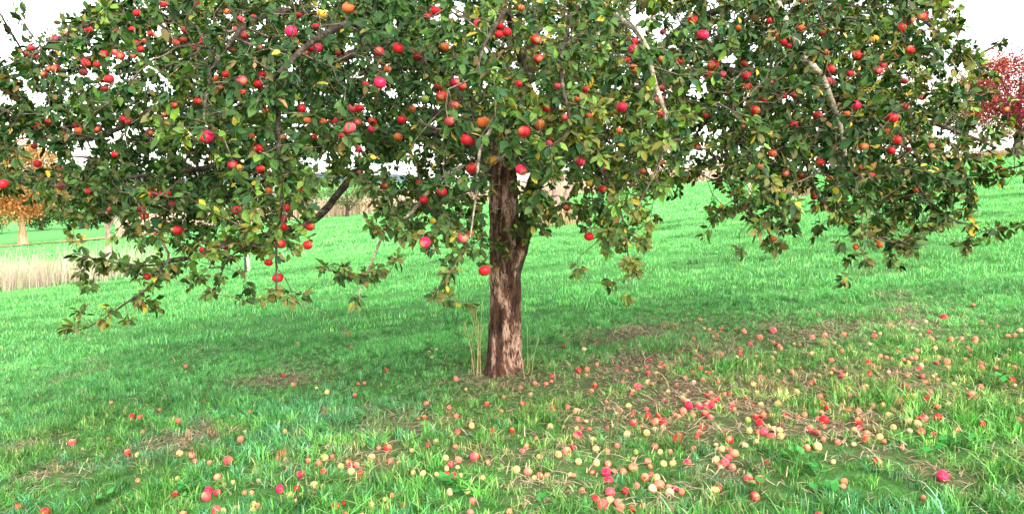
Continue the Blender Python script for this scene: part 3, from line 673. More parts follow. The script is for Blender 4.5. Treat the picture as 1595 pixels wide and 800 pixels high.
# local leaf template: t along, w across  (base, 3 pairs, mid ribs, tip)
def lp(t_, w_):
    z = -curl * t_ * t_ * Ln + fold * abs(w_) * Wd
    return B0 + dirn * (Ln * t_) + side * (Wd * w_) + nrm * z
TPL = [(0, 0), (.22, -.78), (.22, 0), (.22, .78), (.55, -1.0), (.55, 0), (.55, 1.0), (.84, -.55), (.84, 0), (.84, .55), (1.04, 0)]
LFV = np.stack([lp(a_, b__) for a_, b__ in TPL], 1)          # NL x 11 x 3
TRI = np.array([(0, 1, 2), (0, 2, 3), (1, 4, 5), (1, 5, 2), (2, 5, 6), (2, 6, 3), (4, 7, 8), (4, 8, 5), (5, 8, 9), (5, 9, 6), (7, 10, 8), (8, 10, 9)])
# leaf colours
pal = np.array([(0.010, 0.040, 0.007), (0.040, 0.095, 0.011), (0.012, 0.060, 0.028), (0.135, 0.235, 0.026), (0.185, 0.150, 0.024), (0.100, 0.062, 0.020)])
sp = np.sin(B[:, 0] * 2.3 + 1.1 * np.sin(B[:, 2] * 3)) + np.sin(B[:, 1] * 2.9 + B[:, 2] * 2.1) + rng.normal(0, .7, NL) + .55 * clus
bx_, by_, _z = to_px(B); sp = sp + 0.55 * np.exp(-((bx_ - 900) / 260) ** 2) - .25 * (bx_ < 450)
q = np.digitize(sp, [-0.9, 0.35, 1.0, 2.1])
q[rng.uniform(0, 1, NL) < .08 + .08 * (bx_ > 1050)] = 5; q[(q == 2) & (rng.uniform(0, 1, NL) < .35)] = 1
pal[:3] *= .88
col = pal[q] * np.exp(rng.normal(-.12, .42, (NL, 1))) * (1 + rng.normal(0, .06, (NL, 3)))
lx, ly, lz = to_px(B)
olive = smooth(30, -10, np.interp(lx, LOW[:, 0], LOW[:, 1]) - ly) * 0.5
lowz = (rng.uniform(0, 1, NL) < .45 * smooth(110, 20, np.interp(lx, LOW[:, 0], LOW[:, 1]) - ly)) & (q < 3)
col[lowz] = np.array([0.085, 0.140, 0.028]) * np.exp(rng.normal(-.05, .35, (lowz.sum(), 1)))
ml = rng.uniform(0, 1, NL) < olive * 0.45 + 0.02
col[ml] = np.array([0.17, 0.12, 0.035]) * (1 + rng.normal(0, .2, (ml.sum(), 1)))
yl = rng.uniform(0, 1, NL) < np.where(lx > 640, 0.030, 0.010) ; col[yl] = np.array([0.62, 0.44, 0.05]) * (1 + rng.normal(0, .12, (yl.sum(), 1)))
bl = rng.uniform(0, 1, NL) < 0.008; col[bl] = np.array([0.34, 0.16, 0.07])
col = np.clip(col, 0.006, 0.8)
# leaves that would grow through an apple, or right in front of one, are dropped
cxp, cyp, cz = to_px(LFV[:, 5]); keep = np.ones(NL, bool)
b0x, b0y, _z = to_px(LFV[:, 1]); t0x, t0y, _z = to_px(LFV[:, 8])
apx, apy, apz = to_px(AP)
for k in range(n_ap):
    Rp = apples[k][1] * F / apz[k] / 2
    m = ((cxp - apx[k]) ** 2 + (cyp - apy[k]) ** 2 < (Rp * 1.05 + 3) ** 2) & (cz < apz[k] + 0.02)
    m |= (np.linalg.norm(LFV[:, 5] - AP[k], axis=1) < apples[k][1] * 0.62)
    for ax_, ay_ in ((b0x, b0y), (t0x, t0y)):
        m |= ((ax_ - apx[k]) ** 2 + (ay_ - apy[k]) ** 2 < (Rp * 0.95) ** 2) & (cz < apz[k] + 0.02)
    m &= rng.uniform(0, 1, NL) < 0.90
    keep[m] = False
# leaves hiding the lower trunk: few of them
m = (cxp > 757) & (cxp < 806) & (cyp > 262) & (cz < 6.6) & (rng.uniform(0, 1, NL) < .85) & ~((cyp > 358) & (cyp < 402) & (cz > 5.9)); keep[m] = False
keep[(cyp > 520)] = False
keep[(lx < 100) & (ly < 50) & (rng.uniform(0, 1, NL) < .7)] = False
LFV = LFV[keep]; col = col[keep]; NLk = keep.sum()
dirn, nrm, side, B0, Ln = dirn[keep], nrm[keep], side[keep], B0[keep], Ln[keep]; cz = cz[keep]; cxp = cxp[keep]; cyp = cyp[keep]
print('leaves', NLk, 'nodes', nn, 'hanging', n_ap, 'branches', len(br_list), 'attractor', len(ATT))
# the 300 leaves that show largest: an object each
vis = (cxp > 8) & (cxp < 1587) & (cyp > 6) & (cyp < 520)
# facing the camera counts
face = np.abs((nrm * norm(B0 - np.array([0, 0, CAM_H]))).sum(1))
score = np.where(vis, (Ln[:, 0] / cz) ** 2 * (0.25 + face), 0)
order = np.argsort(-score)
single = order[:300]; mass = np.ones(NLk, bool); mass[single] = False
Vm = LFV[mass].reshape(-1, 3); nm = mass.sum()
Tm = (TRI[None] + (np.arange(nm) * 11)[:, None, None]).reshape(-1, 3)
link('crown', mesh_np('crown', tp(Vm), Tm, 3, np.repeat(col[mass], 11, 0)), M_leaf, tree, kind='stuff')
leafme = []
for v in range(4):
    fo, cu, wd = [(.15, .1, .28), (.35, .2, .3), (.45, .05, .25), (.2, .28, .32)][v]
    LV = [(b__ * wd, a_, -cu * a_ * a_ + fo * abs(b__) * wd) for a_, b__ in TPL]
    sv, sq = tube([(0, -.32, 0.03), (0, -.1, 0.0), (0, 0.02, 0)], [0.012, 0.010, 0.010], 3)
    T2 = [tuple(x) for x in TRI] + [(a_ + 11, b__ + 11, c_ + 11) for a_, b__, c_, d_ in sq] + [(a_ + 11, c_ + 11, d_ + 11) for a_, b__, c_, d_ in sq]
    mm_ = mesh_np('leaf', np.array(LV + [tuple(x) for x in sv]), np.array(T2), 3); mm_.materials.append(M_leaf1); leafme.append(mm_)
proto = None
for n_, k in enumerate(single):
    o = bpy.data.objects.new('leaf', leafme[n_ % 4]); C.objects.link(o); o.parent = tree
    L = float(Ln[k, 0]); sdv, dv, nv, bp = side[k], dirn[k], nrm[k], tp(B0[k])
    sdv = np.cross(dv, nv)
    o.matrix_basis = Matrix(((sdv[0] * L, dv[0] * L, nv[0] * L, bp[0]), (sdv[1] * L, dv[1] * L, nv[1] * L, bp[1]), (sdv[2] * L, dv[2] * L, nv[2] * L, bp[2]), (0, 0, 0, 1)))
    o.color = (*col[k], 1)

# ------------------------------------------------------------------ hanging apples (fruit of the tree)
HL = {'y': 'yellow apple', 'g': 'green apple', 'o': 'orange red apple', 'm': 'deep pink apple', 'p': 'rosy pink apple', 'd': 'dark red apple'}
for k, (P, D, c) in enumerate(apples):
    o = bpy.data.objects.new('apple', APM[k % 5]); C.objects.link(o); o.parent = tree
    o.location = tp(P); o.scale = (D, D * random.uniform(.95, 1), D * random.uniform(.92, 1.02))
    o.rotation_euler = (random.uniform(-.45, .45), random.uniform(-.45, .45), random.uniform(0, 6.28)); o.color = (*jitter_col(c, hanging=True), 1)
    if c in HL: o['label'] = HL[c]

# ------------------------------------------------------------------ fallen apples
fa = []
for px, py, rp, c in FALL:
    x, d = spot_xy(px, py, 0.03)
    D = min(max(2.05 * rp * d / F, 0.032), 0.080)
    fa.append(dict(px=px, py=py, r=rp, c=c, x=x, y=d, D=D))
fa.sort(key=lambda q: -q['r'])
ones, rest = fa[:300], fa[300:]
CN = {'r': 'red', 'm': 'deep pink', 'p': 'rosy pink', 'o': 'peach orange', 'y': 'yellow', 'g': 'green', 'b': 'brown rotting', 'd': 'dark red', 'w': 'pale cream'}
rows = [(540, 'far up the slope'), (585, 'beside the trunk foot'), (625, 'just below trunk level'), (660, 'in upper windfall band'),
        (700, 'in middle windfall band'), (740, 'in lower windfall band'), (900, 'in nearest grass')]
cols = [(130, 'by the left edge'), (330, 'far left of the trunk'), (520, 'well left of the trunk'), (640, 'left of the trunk'), (760, 'slightly left of the trunk'), (880, 'straight before the trunk'), (960, 'slightly right of the trunk'),
        (1060, 'right of the trunk'), (1170, 'well right of the trunk'), (1290, 'far right of the trunk'), (1440, 'in the right meadow'), (1700, 'by the right edge')]
cl = {}
for q in ones:
    rw = next(n for v, n in rows if q['py'] < v); cc = next(n for v, n in cols if q['px'] < v)
    cl.setdefault((CN[q['c']], rw, cc), []).append(q)
ORD = ['leftmost', 'second', 'third', 'fourth', 'fifth', 'sixth', 'seventh', 'eighth', 'ninth']
for (cn, rw, cc), L in cl.items():
    L.sort(key=lambda q: q['px'])
    for k, q in enumerate(L):
        base_ = f"{cn} windfall apple {rw}, {cc}"
        if len(L) == 1: q['label'] = base_
        elif k == len(L) - 1: q['label'] = 'rightmost ' + base_
        elif k == 0: q['label'] = 'leftmost ' + base_
        else: q['label'] = ORD[k] + ' from left ' + base_
for k, q in enumerate(ones):
    o = bpy.data.objects.new('fallen_apple', APF[k % 5]); C.objects.link(o)
    D = q['D']; o.location = (q['x'], q['y'], float(ground_h(q['x'], q['y'])) + 0.33 * D)
    o.scale = (D, D, D * random.uniform(.92, 1)); o.rotation_euler = (random.uniform(-1.7, 1.7), random.uniform(-1.7, 1.7), random.uniform(0, 6.28))
    o.color = (*jitter_col(q['c']), 1)
    set_props(o, q['label'], 'apple', 'fallen apples scattered in the grass')
ac = Acc()
extra = []
for _ in range(230):      # tiny half-hidden ones in the far windfall area to the right
    px = random.gauss(1230, 230); py = random.gauss(575, 55)
    if px < 1590 and 485 < py < 760: extra.append((px, py))
for q in rest + [dict(zip(('x', 'y', 'D', 'c'), (*spot_xy(a_, b__, .02), random.uniform(.030, .046), random.choice('oobypprw')))) for a_, b__ in extra]:
    D = q['D']; M3 = np.array(Matrix.Rotation(random.uniform(0, 6), 3, 'X') @ Matrix.Rotation(random.uniform(0, 6), 3, 'Z'))
    ac.add(AP_V @ M3.T * D + np.array([q['x'], q['y'], float(ground_h(q['x'], q['y'])) + 0.4 * D]), AP_Q, jitter_col(q['c']))
o = link('small_fallen_apples', ac.mesh('small_fallen_apples'), M_apple_joined, label='small windfall apples half hidden in the grass', kind='stuff')

# ------------------------------------------------------------------ grass
def blade_patch(name, n, rad_, hmin, hmax, wid, seed, spread=0.6, straw=0.05):
    r2 = np.random.default_rng(seed)
    ang = r2.uniform(0, 6.283, n); rr = rad_ * np.sqrt(r2.uniform(0, 1, n))
    bx, by = rr * np.cos(ang), rr * np.sin(ang)
    h = r2.uniform(hmin, hmax, n) * (1 - 0.3 * rr / rad_); az_ = r2.uniform(0, 6.283, n)
    lean = np.abs(r2.normal(0, spread, n)) * h
    fa_ = az_ + math.pi / 2 + r2.normal(0, .5, n)
    V = np.zeros((n, 7, 3))
    for i_, (s_, ww) in enumerate([(0, .8), (.4, 1), (.75, .7)]):
        cx = bx + np.cos(az_) * lean * s_ ** 1.8; cy = by + np.sin(az_) * lean * s_ ** 1.8; cz_ = h * (s_ - 0.25 * s_ * s_ * np.minimum(lean / h, 1)) - 0.004
        for sg, idx in ((-1, 0), (1, 1)):
            V[:, i_ * 2 + idx] = np.stack([cx + sg * np.cos(fa_) * wid * ww / 2, cy + sg * np.sin(fa_) * wid * ww / 2, cz_], -1)
    V[:, 6] = np.stack([bx + np.cos(az_) * lean, by + np.sin(az_) * lean, h * (1 - 0.25 * np.minimum(lean / h, 1))], -1)
    T = np.array([(0, 1, 3), (0, 3, 2), (2, 3, 5), (2, 5, 4), (4, 5, 6)])
    Fc = (T[None] + (np.arange(n) * 7)[:, None, None]).reshape(-1, 3)
    c = np.ones((n, 3)) * r2.uniform(.45, 1.35, (n, 1)); c *= 1 + r2.normal(0, .1, (n, 3))
    pl_ = r2.uniform(0, 1, n) < .3; c[pl_] *= np.array([2.3, 1.6, 2.6])
    st = r2.uniform(0, 1, n) < straw; c[st] = np.array([4.0, 1.6, 2.6]) * r2.uniform(.8, 1.2, (st.sum(), 1))
    cv = np.repeat(c, 7, 0)
    me = mesh_np(name, V.reshape(-1, 3), Fc, 3, cv, cname='blade'); me.materials.append(M_grass)
    return me
def grass_object(name, pts, rotz, scl, tint, meshes, label):
    col_ = bpy.data.collections.new(name + '_tufts')          # never linked to the scene: only a source for the instancer
    for k, m_ in enumerate(meshes):
        o_ = bpy.data.objects.new('tuft', m_); col_.objects.link(o_)
    me = bpy.data.meshes.new(name); me.vertices.add(len(pts)); me.vertices.foreach_set('co', np.asarray(pts, np.float32).ravel())
    for nm, ty, key, arr in (('rotz', 'FLOAT', 'value', rotz), ('scl', 'FLOAT', 'value', scl), ('tint', 'FLOAT_VECTOR', 'vector', tint)):
        at_ = me.attributes.new(nm, ty, 'POINT'); at_.data.foreach_set(key, np.asarray(arr, np.float32).ravel())
    o = link(name, me, label=label, kind='stuff')
    g = bpy.data.node_groups.new(name, 'GeometryNodeTree')
    g.interface.new_socket('Geometry', in_out='INPUT', socket_type='NodeSocketGeometry')
    g.interface.new_socket('Geometry', in_out='OUTPUT', socket_type='NodeSocketGeometry')
    gi, go = g.nodes.new('NodeGroupInput'), g.nodes.new('NodeGroupOutput')
    ci = g.nodes.new('GeometryNodeCollectionInfo'); ci.inputs['Collection'].default_value = col_
    ci.inputs['Separate Children'].default_value = True; ci.inputs['Reset Children'].default_value = True
    ip = g.nodes.new('GeometryNodeInstanceOnPoints'); ip.inputs['Pick Instance'].default_value = True
    def na(nm, dt):
        n_ = g.nodes.new('GeometryNodeInputNamedAttribute'); n_.data_type = dt; n_.inputs['Name'].default_value = nm; return n_.outputs[0]
    cb = g.nodes.new('ShaderNodeCombineXYZ'); g.links.new(na('rotz', 'FLOAT'), cb.inputs[2])
    g.links.new(cb.outputs[0], ip.inputs['Rotation']); g.links.new(na('scl', 'FLOAT'), ip.inputs['Scale'])
    g.links.new(gi.outputs[0], ip.inputs['Points']); g.links.new(ci.outputs[0], ip.inputs['Instance'])
    g.links.new(ip.outputs[0], go.inputs[0])
    md = o.modifiers.new('grass', 'NODES'); md.node_group = g
    return o
FX = np.array([q['x'] for q in fa]); FY = np.array([q['y'] for q in fa])
def scatter(y0, y1, dens, margin):
    n = int(dens * (1.5 * (y1 ** 2 - y0 ** 2) / 2 + 2 * margin * (y1 - y0)) * 1.0)
    y = np.sqrt(rng.uniform(y0 ** 2, y1 ** 2, n)); x = rng.uniform(-1, 1, n) * (0.75 * y + margin)
    return x, y
def tint_for(x, y, dryv):
    n = len(x)
    a_ = vnoise(x, y, 0.9, 2) * .5 + vnoise(x, y, 3.3, 3) * .4 + rng.normal(0, .35, n)
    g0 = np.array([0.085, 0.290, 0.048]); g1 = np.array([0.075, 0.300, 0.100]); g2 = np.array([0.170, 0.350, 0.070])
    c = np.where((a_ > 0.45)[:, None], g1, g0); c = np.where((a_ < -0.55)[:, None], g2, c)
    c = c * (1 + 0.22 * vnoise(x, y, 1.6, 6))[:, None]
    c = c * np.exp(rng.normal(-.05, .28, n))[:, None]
    br = smooth(5.2, 8.2, y)[:, None]                       # brighter sward further off; under the crown, lightening painted in against its shade
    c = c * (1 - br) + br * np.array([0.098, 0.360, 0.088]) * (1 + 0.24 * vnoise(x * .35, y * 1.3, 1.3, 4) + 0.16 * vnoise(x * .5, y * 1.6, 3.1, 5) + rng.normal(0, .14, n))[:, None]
    bare = np.clip(dryv * 1.5, 0, 1)[:, None] * (rng.uniform(0, 1, (n, 1)) < .45)
    c = c * (1 - bare) + np.array([0.22, 0.19, 0.095]) * bare
    return np.clip(c, 0.004, .8)
def make_grass(name, y0, y1, dens, margin, meshes, s0, s1, label, avoid):
    x, y = scatter(y0, y1, dens, margin)
    dv = dryness(x, y) * (1 - smooth(12, 20, y))
    k = rng.uniform(0, 1, len(x)) > dv * 0.6
    x, y, dv = x[k], y[k], dv[k]
    if avoid:
        k = np.ones(len(x), bool)
        for a_, b__ in zip(FX, FY): k &= ((x - a_) / .042) ** 2 + ((y - b__ + .015) / .062) ** 2 > 1
        k &= (x - TX) ** 2 + (y - TY) ** 2 > .145 ** 2
        x, y, dv = x[k], y[k], dv[k]
    tall = vnoise(x, y, 1.9, 1) * .5 + vnoise(x, y, 5.2, 0) * .5
    sc = rng.uniform(s0, s1, len(x)) * (1 + .5 * tall) * (1 - .55 * dv)
    sc = sc * (1 - .25 * smooth(4.5, 7, y) * avoid)
    sc = np.clip(sc, s0 * .4, s1 * 1.7)
    pts = np.stack([x, y, ground_h(x, y)], -1)
    return grass_object(name, pts, rng.uniform(0, 6.28, len(x)), sc, tint_for(x, y, dv), meshes, label)
near = [blade_patch('near_tuft', 22, .05, .04, .135, .0066, s, .95) for s in range(7)] + [blade_patch('near_tuft', 20, .045, .08, .20, .0072, 50 + s, .8) for s in range(2)]
mid = [blade_patch('mid_tuft', 22, .11, .05, .12, .0085, 20 + s, .7, .05) for s in range(5)]
farm = [blade_patch('far_tuft', 26, .30, .05, .11, .022, 30 + s, .7, .03) for s in range(4)]
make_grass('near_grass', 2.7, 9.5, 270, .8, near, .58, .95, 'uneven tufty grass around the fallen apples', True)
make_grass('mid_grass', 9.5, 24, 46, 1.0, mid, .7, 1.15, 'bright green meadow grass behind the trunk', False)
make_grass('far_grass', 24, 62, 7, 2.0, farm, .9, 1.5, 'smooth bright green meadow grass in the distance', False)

# dead thatch lying flat in the worn patches
r2 = np.random.default_rng(5)
x, y = scatter(2.8, 9.5, 1300, .5); dv = dryness(x, y); k = rng.uniform(0, 1, len(x)) < dv * 1.1 + 0.05; x, y = x[k], y[k]
n = len(x); a_ = rng.uniform(0, 6.28, n); L = rng.uniform(.04, .13, n)[:, None]; dv3 = np.stack([np.cos(a_), np.sin(a_), rng.normal(0.05, .15, n)], -1)
P0 = np.stack([x, y, ground_h(x, y) + .008 + rng.uniform(0, .02, n)], -1); sd_ = np.stack([-np.sin(a_), np.cos(a_), 0 * a_], -1) * .0032
P1 = P0 + dv3 * L * .5 + np.array([0, 0, .008]); P2 = P0 + dv3 * L
V = np.stack([P0 - sd_, P0 + sd_, P1 + sd_, P1 - sd_, P2 + sd_ * .4, P2 - sd_ * .4], 1).reshape(-1, 3)
Q = (np.array([(0, 1, 2, 3), (3, 2, 4, 5)])[None] + (np.arange(n) * 6)[:, None, None]).reshape(-1, 4)
cc = np.array([0.44, 0.34, 0.22]) * rng.uniform(.2, 1.4, (n, 1))
link('thatch', mesh_np('thatch', V, Q, 4, np.repeat(cc, 6, 0)), M_dry, label='dead straw coloured thatch in the worn patches', kind='stuff')

# ------------------------------------------------------------------ broad-leaved weeds among the grass
wv = Acc()
WEEDS = [(1465, 705), (1445, 720), (1270, 740), (1240, 720), (150, 790), (290, 770), (720, 770), (1290, 775), (1500, 700), (560, 660), (700, 760), (1560, 600), (1180, 760), (850, 795), (345, 660), (505, 675)]
for px, py in WEEDS:
    x0, y0 = spot_xy(px, py)
    for k in range(9):
        a_ = random.uniform(0, 6.28); L = random.uniform(.035, .07); W_ = L * random.uniform(.35, .5); up = random.uniform(.25, .7)
        b0 = np.array([x0 + random.gauss(0, .03), y0 + random.gauss(0, .03), 0]); b0[2] = float(ground_h(b0[0], b0[1])) + random.uniform(.02, .07)
        d_ = np.array([math.cos(a_), math.sin(a_), up]); s_ = np.array([-math.sin(a_), math.cos(a_), 0])
        V = [b0, b0 + d_ * L * .45 - s_ * W_, b0 + d_ * L * .45 + s_ * W_, b0 + d_ * L]
        wv.add(np.array(V), [(0, 1, 3, 2)], np.array([0.05, .24, .05]) * random.uniform(.7, 1.3))
link('weeds', wv.mesh('weeds'), M_far_leaf, label='broad leaved weeds among the near grass', kind='stuff')

# ------------------------------------------------------------------ dry stalks by the trunk
def stalks(name, spots, hmin, hmax, label, lean=.06, wid=.004, seedhead=True):
    xs = [spot_xy(a_, b__) for a_, b__ in spots]; cx = sum(p[0] for p in xs) / len(xs); cy = sum(p[1] for p in xs) / len(xs)
    z0 = float(ground_h(cx, cy)); root = empty(name, (cx, cy, z0), label=label, cat='grass clump')
    for x_, y_ in xs:
        h = random.uniform(hmin, hmax); lx_ = random.gauss(0, lean); ly_ = random.gauss(0, lean)
        z = float(ground_h(x_, y_)) - z0
        p = spline([(x_ - cx, y_ - cy, z - .01), (x_ - cx + lx_ * .3, y_ - cy + ly_ * .3, z + h * .5), (x_ - cx + lx_, y_ - cy + ly_, z + h)], .06)
        kk = np.linspace(0, 1, len(p)); rr = wid * (1 - .5 * kk)
        if seedhead: rr = rr + wid * .9 * np.exp(-((kk - .88) / .08) ** 2)
        V_, Q_ = tube(p, rr, 4)
        me = mesh_np('stalk', V_, Q_, 4, np.broadcast_to(np.array([.66, .50, .24]) * random.uniform(.8, 1.1), (len(V_), 3)))
        link('stalk', me, M_dry, root)
    return root
stalks('tall_dry_grass', [(738, 584), (742, 586), (745, 582), (740, 588), (748, 586), (735, 580), (744, 590), (750, 588), (741, 578), (746, 576)], .35, .70, 'clump of tall straw coloured stalks left of the apple trunk', .07, .0020)
stalks('tall_dry_grass', [(822, 578), (828, 584), (818, 590)], .35, .62, 'few thin dry stalks right of the apple trunk', .09, .0022)

# ------------------------------------------------------------------ reeds and dry grass bands
def reeds(name, pts, hlo, hhi, wid, cols_, label, lean=.12):
    P = np.asarray(pts); n = len(P); h = rng.uniform(hlo, hhi, n)[:, None]
    a_ = rng.uniform(0, 6.28, n); ln = (rng.normal(0, lean, (n, 2)) + np.array([lean * .5, 0])) * h
    sd_ = np.stack([np.cos(a_), np.sin(a_), 0 * a_], -1) * wid / 2
    sd_[:, 0] = np.sign(sd_[:, 0]) * np.maximum(np.abs(sd_[:, 0]), wid * .3)
    t1 = P + np.concatenate([ln * .35, h * .6], 1); t2 = P + np.concatenate([ln, h], 1)
    V = np.stack([P - sd_, P + sd_, t1 + sd_ * .9, t1 - sd_ * .9, t2 + sd_ * .3, t2 - sd_ * .3], 1).reshape(-1, 3)
    Q = (np.array([(0, 1, 2, 3), (3, 2, 4, 5)])[None] + (np.arange(n) * 6)[:, None, None]).reshape(-1, 4)
    ci = rng.integers(0, len(cols_), n); c = np.array(cols_)[ci] * rng.uniform(.8, 1.15, (n, 1))
    return link(name, mesh_np(name, V, Q, 4, np.repeat(np.clip(c, 0, .85), 6, 0)), M_dry, label=label, kind='stuff')
TAN = [(0.62, 0.46, 0.35), (0.56, 0.41, 0.30), (0.68, 0.53, 0.42)]
def on_ground(x, y): return np.stack([x, y, ground_h(x, y) - .02], -1)
n = 26000; y = 62.5 + rng.uniform(0, 7, n) ** 1.0; x = rng.uniform(-34, 24, n)
reeds('reed_band', on_ground(x, y), 1.0, 1.65, .05, TAN, 'long pale band of dry reeds across the far edge of the meadow')
n = 4000; y = 63 + rng.uniform(0, 4, n); x = rng.uniform(30, 56, n)
reeds('crest_dry_grass', on_ground(x, y), .4, .8, .05, [(.6, .42, .25), (.66, .5, .3)], 'dry tan grass on the crest beneath the red tree')
n = 9000; x = rng.uniform(-21, -11.6, n); y = 20.6 + rng.uniform(0, 3.4, n) + 0.10 * (x + 14)
k = rng.uniform(0, 1, n) < smooth(-11.4, -13.6, x + .5 * vnoise(x, y, 2, 1)); x, y = x[k], y[k]
reeds('left_reed_patch', on_ground(x, y), .12, .80, .014, [(0.44, 0.34, 0.28), (0.50, 0.41, 0.31), (0.36, 0.28, 0.23), (.30, .34, .17)], 'patch of pale dry reeds at the left edge of the meadow', .16)
n = 700; x = rng.uniform(-19, -11, n); y = 21 + rng.uniform(0, 3, n)
reeds('left_tall_reeds', on_ground(x, y), .7, 1.25, .010, [(0.50, 0.52, 0.34)], 'sparse taller stems above the left reed patch', .16)
def clump_at(name, px, py, rx, ry, n, hlo, hhi, cols_, label, wid=.02):
    cx, cy = spot_xy(px, py); a_ = rng.uniform(0, 6.28, n); r_ = np.sqrt(rng.uniform(0, 1, n))
    return reeds(name, on_ground(cx + rx * r_ * np.cos(a_), cy + ry * r_ * np.sin(a_)), hlo, hhi, wid, cols_, label, .2)
clump_at('dry_grass_patch', 868, 350, 1.25, .7, 1500, .3, .75, [(.50, .36, .22), (.58, .42, .26), (.4, .34, .16)], 'dry brown grass round the foot of the forked pale trunk')
clump_at('dry_weed_patch', 1228, 308, 1.0, .6, 1000, .35, .85, [(.42, .30, .20), (.36, .25, .17)], 'dry brown weeds on the slope right of the slim post')

# ------------------------------------------------------------------ other trees and shrubs
def far_tree(name, px, d, height, tr, crown_c, crown_r, colset, label, n_leaf, bark, leaf_s=.14, lean=0.0, fork=False, gaps=.5, group=None, cat='tree', crown_dx=0.0, bare=.38, seed=0):
    r3 = np.random.default_rng(seed + 100)
    x0 = ray(px, 300)[0] * d; z0 = float(ground_h(x0, d))
    root = empty(name, (x0, d, z0), label=label, cat=cat, group=group)
    top = np.array([crown_dx * .4 + lean * height, 0, height * .72])
    tk = spline([(0, 0, -.1), (lean * height * .2, 0, height * bare * .5), (lean * height * .45, 0, height * bare), tuple(top)], .25)
    kk = np.linspace(0, 1, len(tk)); V_, Q_ = tube(tk, tr * (1.25 * np.exp(-kk * 9) + 1 - .75 * kk) / 1.25 * (1), 10, .05, seed)
    link('trunk', mesh_np('trunk', V_, Q_), bark, root)
    cc = np.array([crown_dx + lean * height, 0, crown_c]); rx, ry, rz = crown_r
    tips = []
    for q in range(9):
        a_ = 2.4 * q + r3.uniform(0, 1); s_ = r3.uniform(bare, .8); p0 = tk[int(s_ * .9 * (len(tk) - 1))]
        u_ = np.array([math.cos(a_) * rx, math.sin(a_) * ry, r3.uniform(-.2, .8) * rz]) * .8 + cc
        pm = (p0 + u_) / 2 + np.array([0, 0, r3.uniform(-.1, .3)])
        pts = spline([p0, pm, u_], .4); V_, Q_ = tube(pts, np.linspace(tr * .42, tr * .08, len(pts)), 5, .05, q)
        link('branch', mesh_np('branch', V_, Q_), bark, root); tips += list(pts[len(pts) // 3:])
    if fork:
        pts = spline([(0.05, 0, .1), (.45, 0, 1.2), (.75, 0, 2.2), (1.0, 0, 3.2)], .25); V_, Q_ = tube(pts, np.linspace(tr * .8, tr * .4, len(pts)), 9, .05, 3)
        link('limb', mesh_np('limb', V_, Q_), bark, root)
    # foliage: clumps spread through the crown volume
    nc = 170; u = norm(r3.normal(size=(nc, 3))) * r3.uniform(.35, 1, (nc, 1)) ** .6
    cen = cc + u * np.array([rx, ry, rz])
    cr_ = r3.uniform(.07, .22, nc) * min(rx, rz)
    ci = r3.integers(0, nc, n_leaf); p = cen[ci] + r3.normal(size=(n_leaf, 3)) * cr_[ci][:, None] * np.array([1.1, 1.1, .7])
    dn = norm(r3.normal(size=(n_leaf, 3)) + np.array([0, 0, -.3])); s2 = norm(np.cross(dn, r3.normal(size=(n_leaf, 3)))); L_ = leaf_s * r3.uniform(.6, 1.3, (n_leaf, 1))
    V = np.stack([p, p + dn * L_ * .5 + s2 * L_ * .35, p + dn * L_, p + dn * L_ * .5 - s2 * L_ * .35], 1).reshape(-1, 3)
    Q = (np.array([(0, 1, 2, 3)])[None] + (np.arange(n_leaf) * 4)[:, None, None]).reshape(-1, 4)
    cs = np.array(colset); tone = r3.integers(0, len(cs), nc); c = cs[tone[ci]] * r3.uniform(.7, 1.3, (n_leaf, 1))
    link('crown', mesh_np('crown', V, Q, 4, np.repeat(np.clip(c, 0, .85), 4, 0), smooth_=False), M_far_leaf, root)
    return root
ORANGE = [(0.42, 0.17, 0.055), (0.34, 0.13, 0.045), (0.42, 0.24, 0.10), (.24, .17, .06)]
RED = [(0.20, 0.016, 0.035), (0.27, 0.045, 0.025), (0.15, 0.012, 0.022), (0.32, 0.085, 0.035), (0.22, .025, .060)]
DARKG = [(0.035, 0.065, 0.020), (0.05, 0.085, 0.025), (0.07, 0.09, 0.03)]
OLIVE = [(0.09, 0.12, 0.035), (0.13, 0.13, 0.05), (.06, .09, .03)]
far_tree('autumn_tree', 31, 58, 8.6, .30, 5.2, (3.7, 3.0, 3.1), ORANGE, 'orange autumn tree with pale trunk at the left edge of the field', 20000, M_tantrunk, .20, 0, bare=.36, seed=1)
far_tree('red_tree', 1582, 62, 9.0, .42, 5.2, (4.4, 3.4, 3.9), RED, 'crimson autumn tree with dark forked trunk on the right crest', 18000, M_limb, .19, -0.02, bare=.20, seed=2)
far_tree('autumn_tree', 1500, 70, 8.6, .28, 5.4, (2.6, 2.6, 2.6), ORANGE, 'rusty orange tree showing beside the crimson tree, behind the apple leaves', 6000, M_limb, .18, seed=3)
far_tree('autumn_tree', 1352, 74, 12.5, .30, 8.2, (2.8, 2.8, 3.8), ORANGE[2:] + ORANGE[:1], 'tall pale orange tree glimpsed through the right part of the apple crown', 6000, M_limb, .18, seed=4)
far_tree('orchard_tree', 165, 31, 3.9, .16, 3.0, (1.9, 1.7, .9), OLIVE, 'small orchard tree with pinkish trunk behind the left apple boughs', 4500, M_paletrunk, .08, 0, seed=5, bare=.45)
far_tree('orchard_tree', 866, 28, 5.0, .19, 3.9, (2.2, 2.0, 1.1), OLIVE, 'orchard tree with forked pale trunk right behind the apple trunk', 5000, M_paletrunk, .08, -.01, fork=True, seed=6, bare=.5)
far_tree('orchard_tree', 745, 35, 4.6, .105, 3.7, (1.5, 1.5, .9), OLIVE, 'slim pale orchard tree just left of the apple trunk', 3000, M_paletrunk, .08, 0, seed=7, bare=.55)
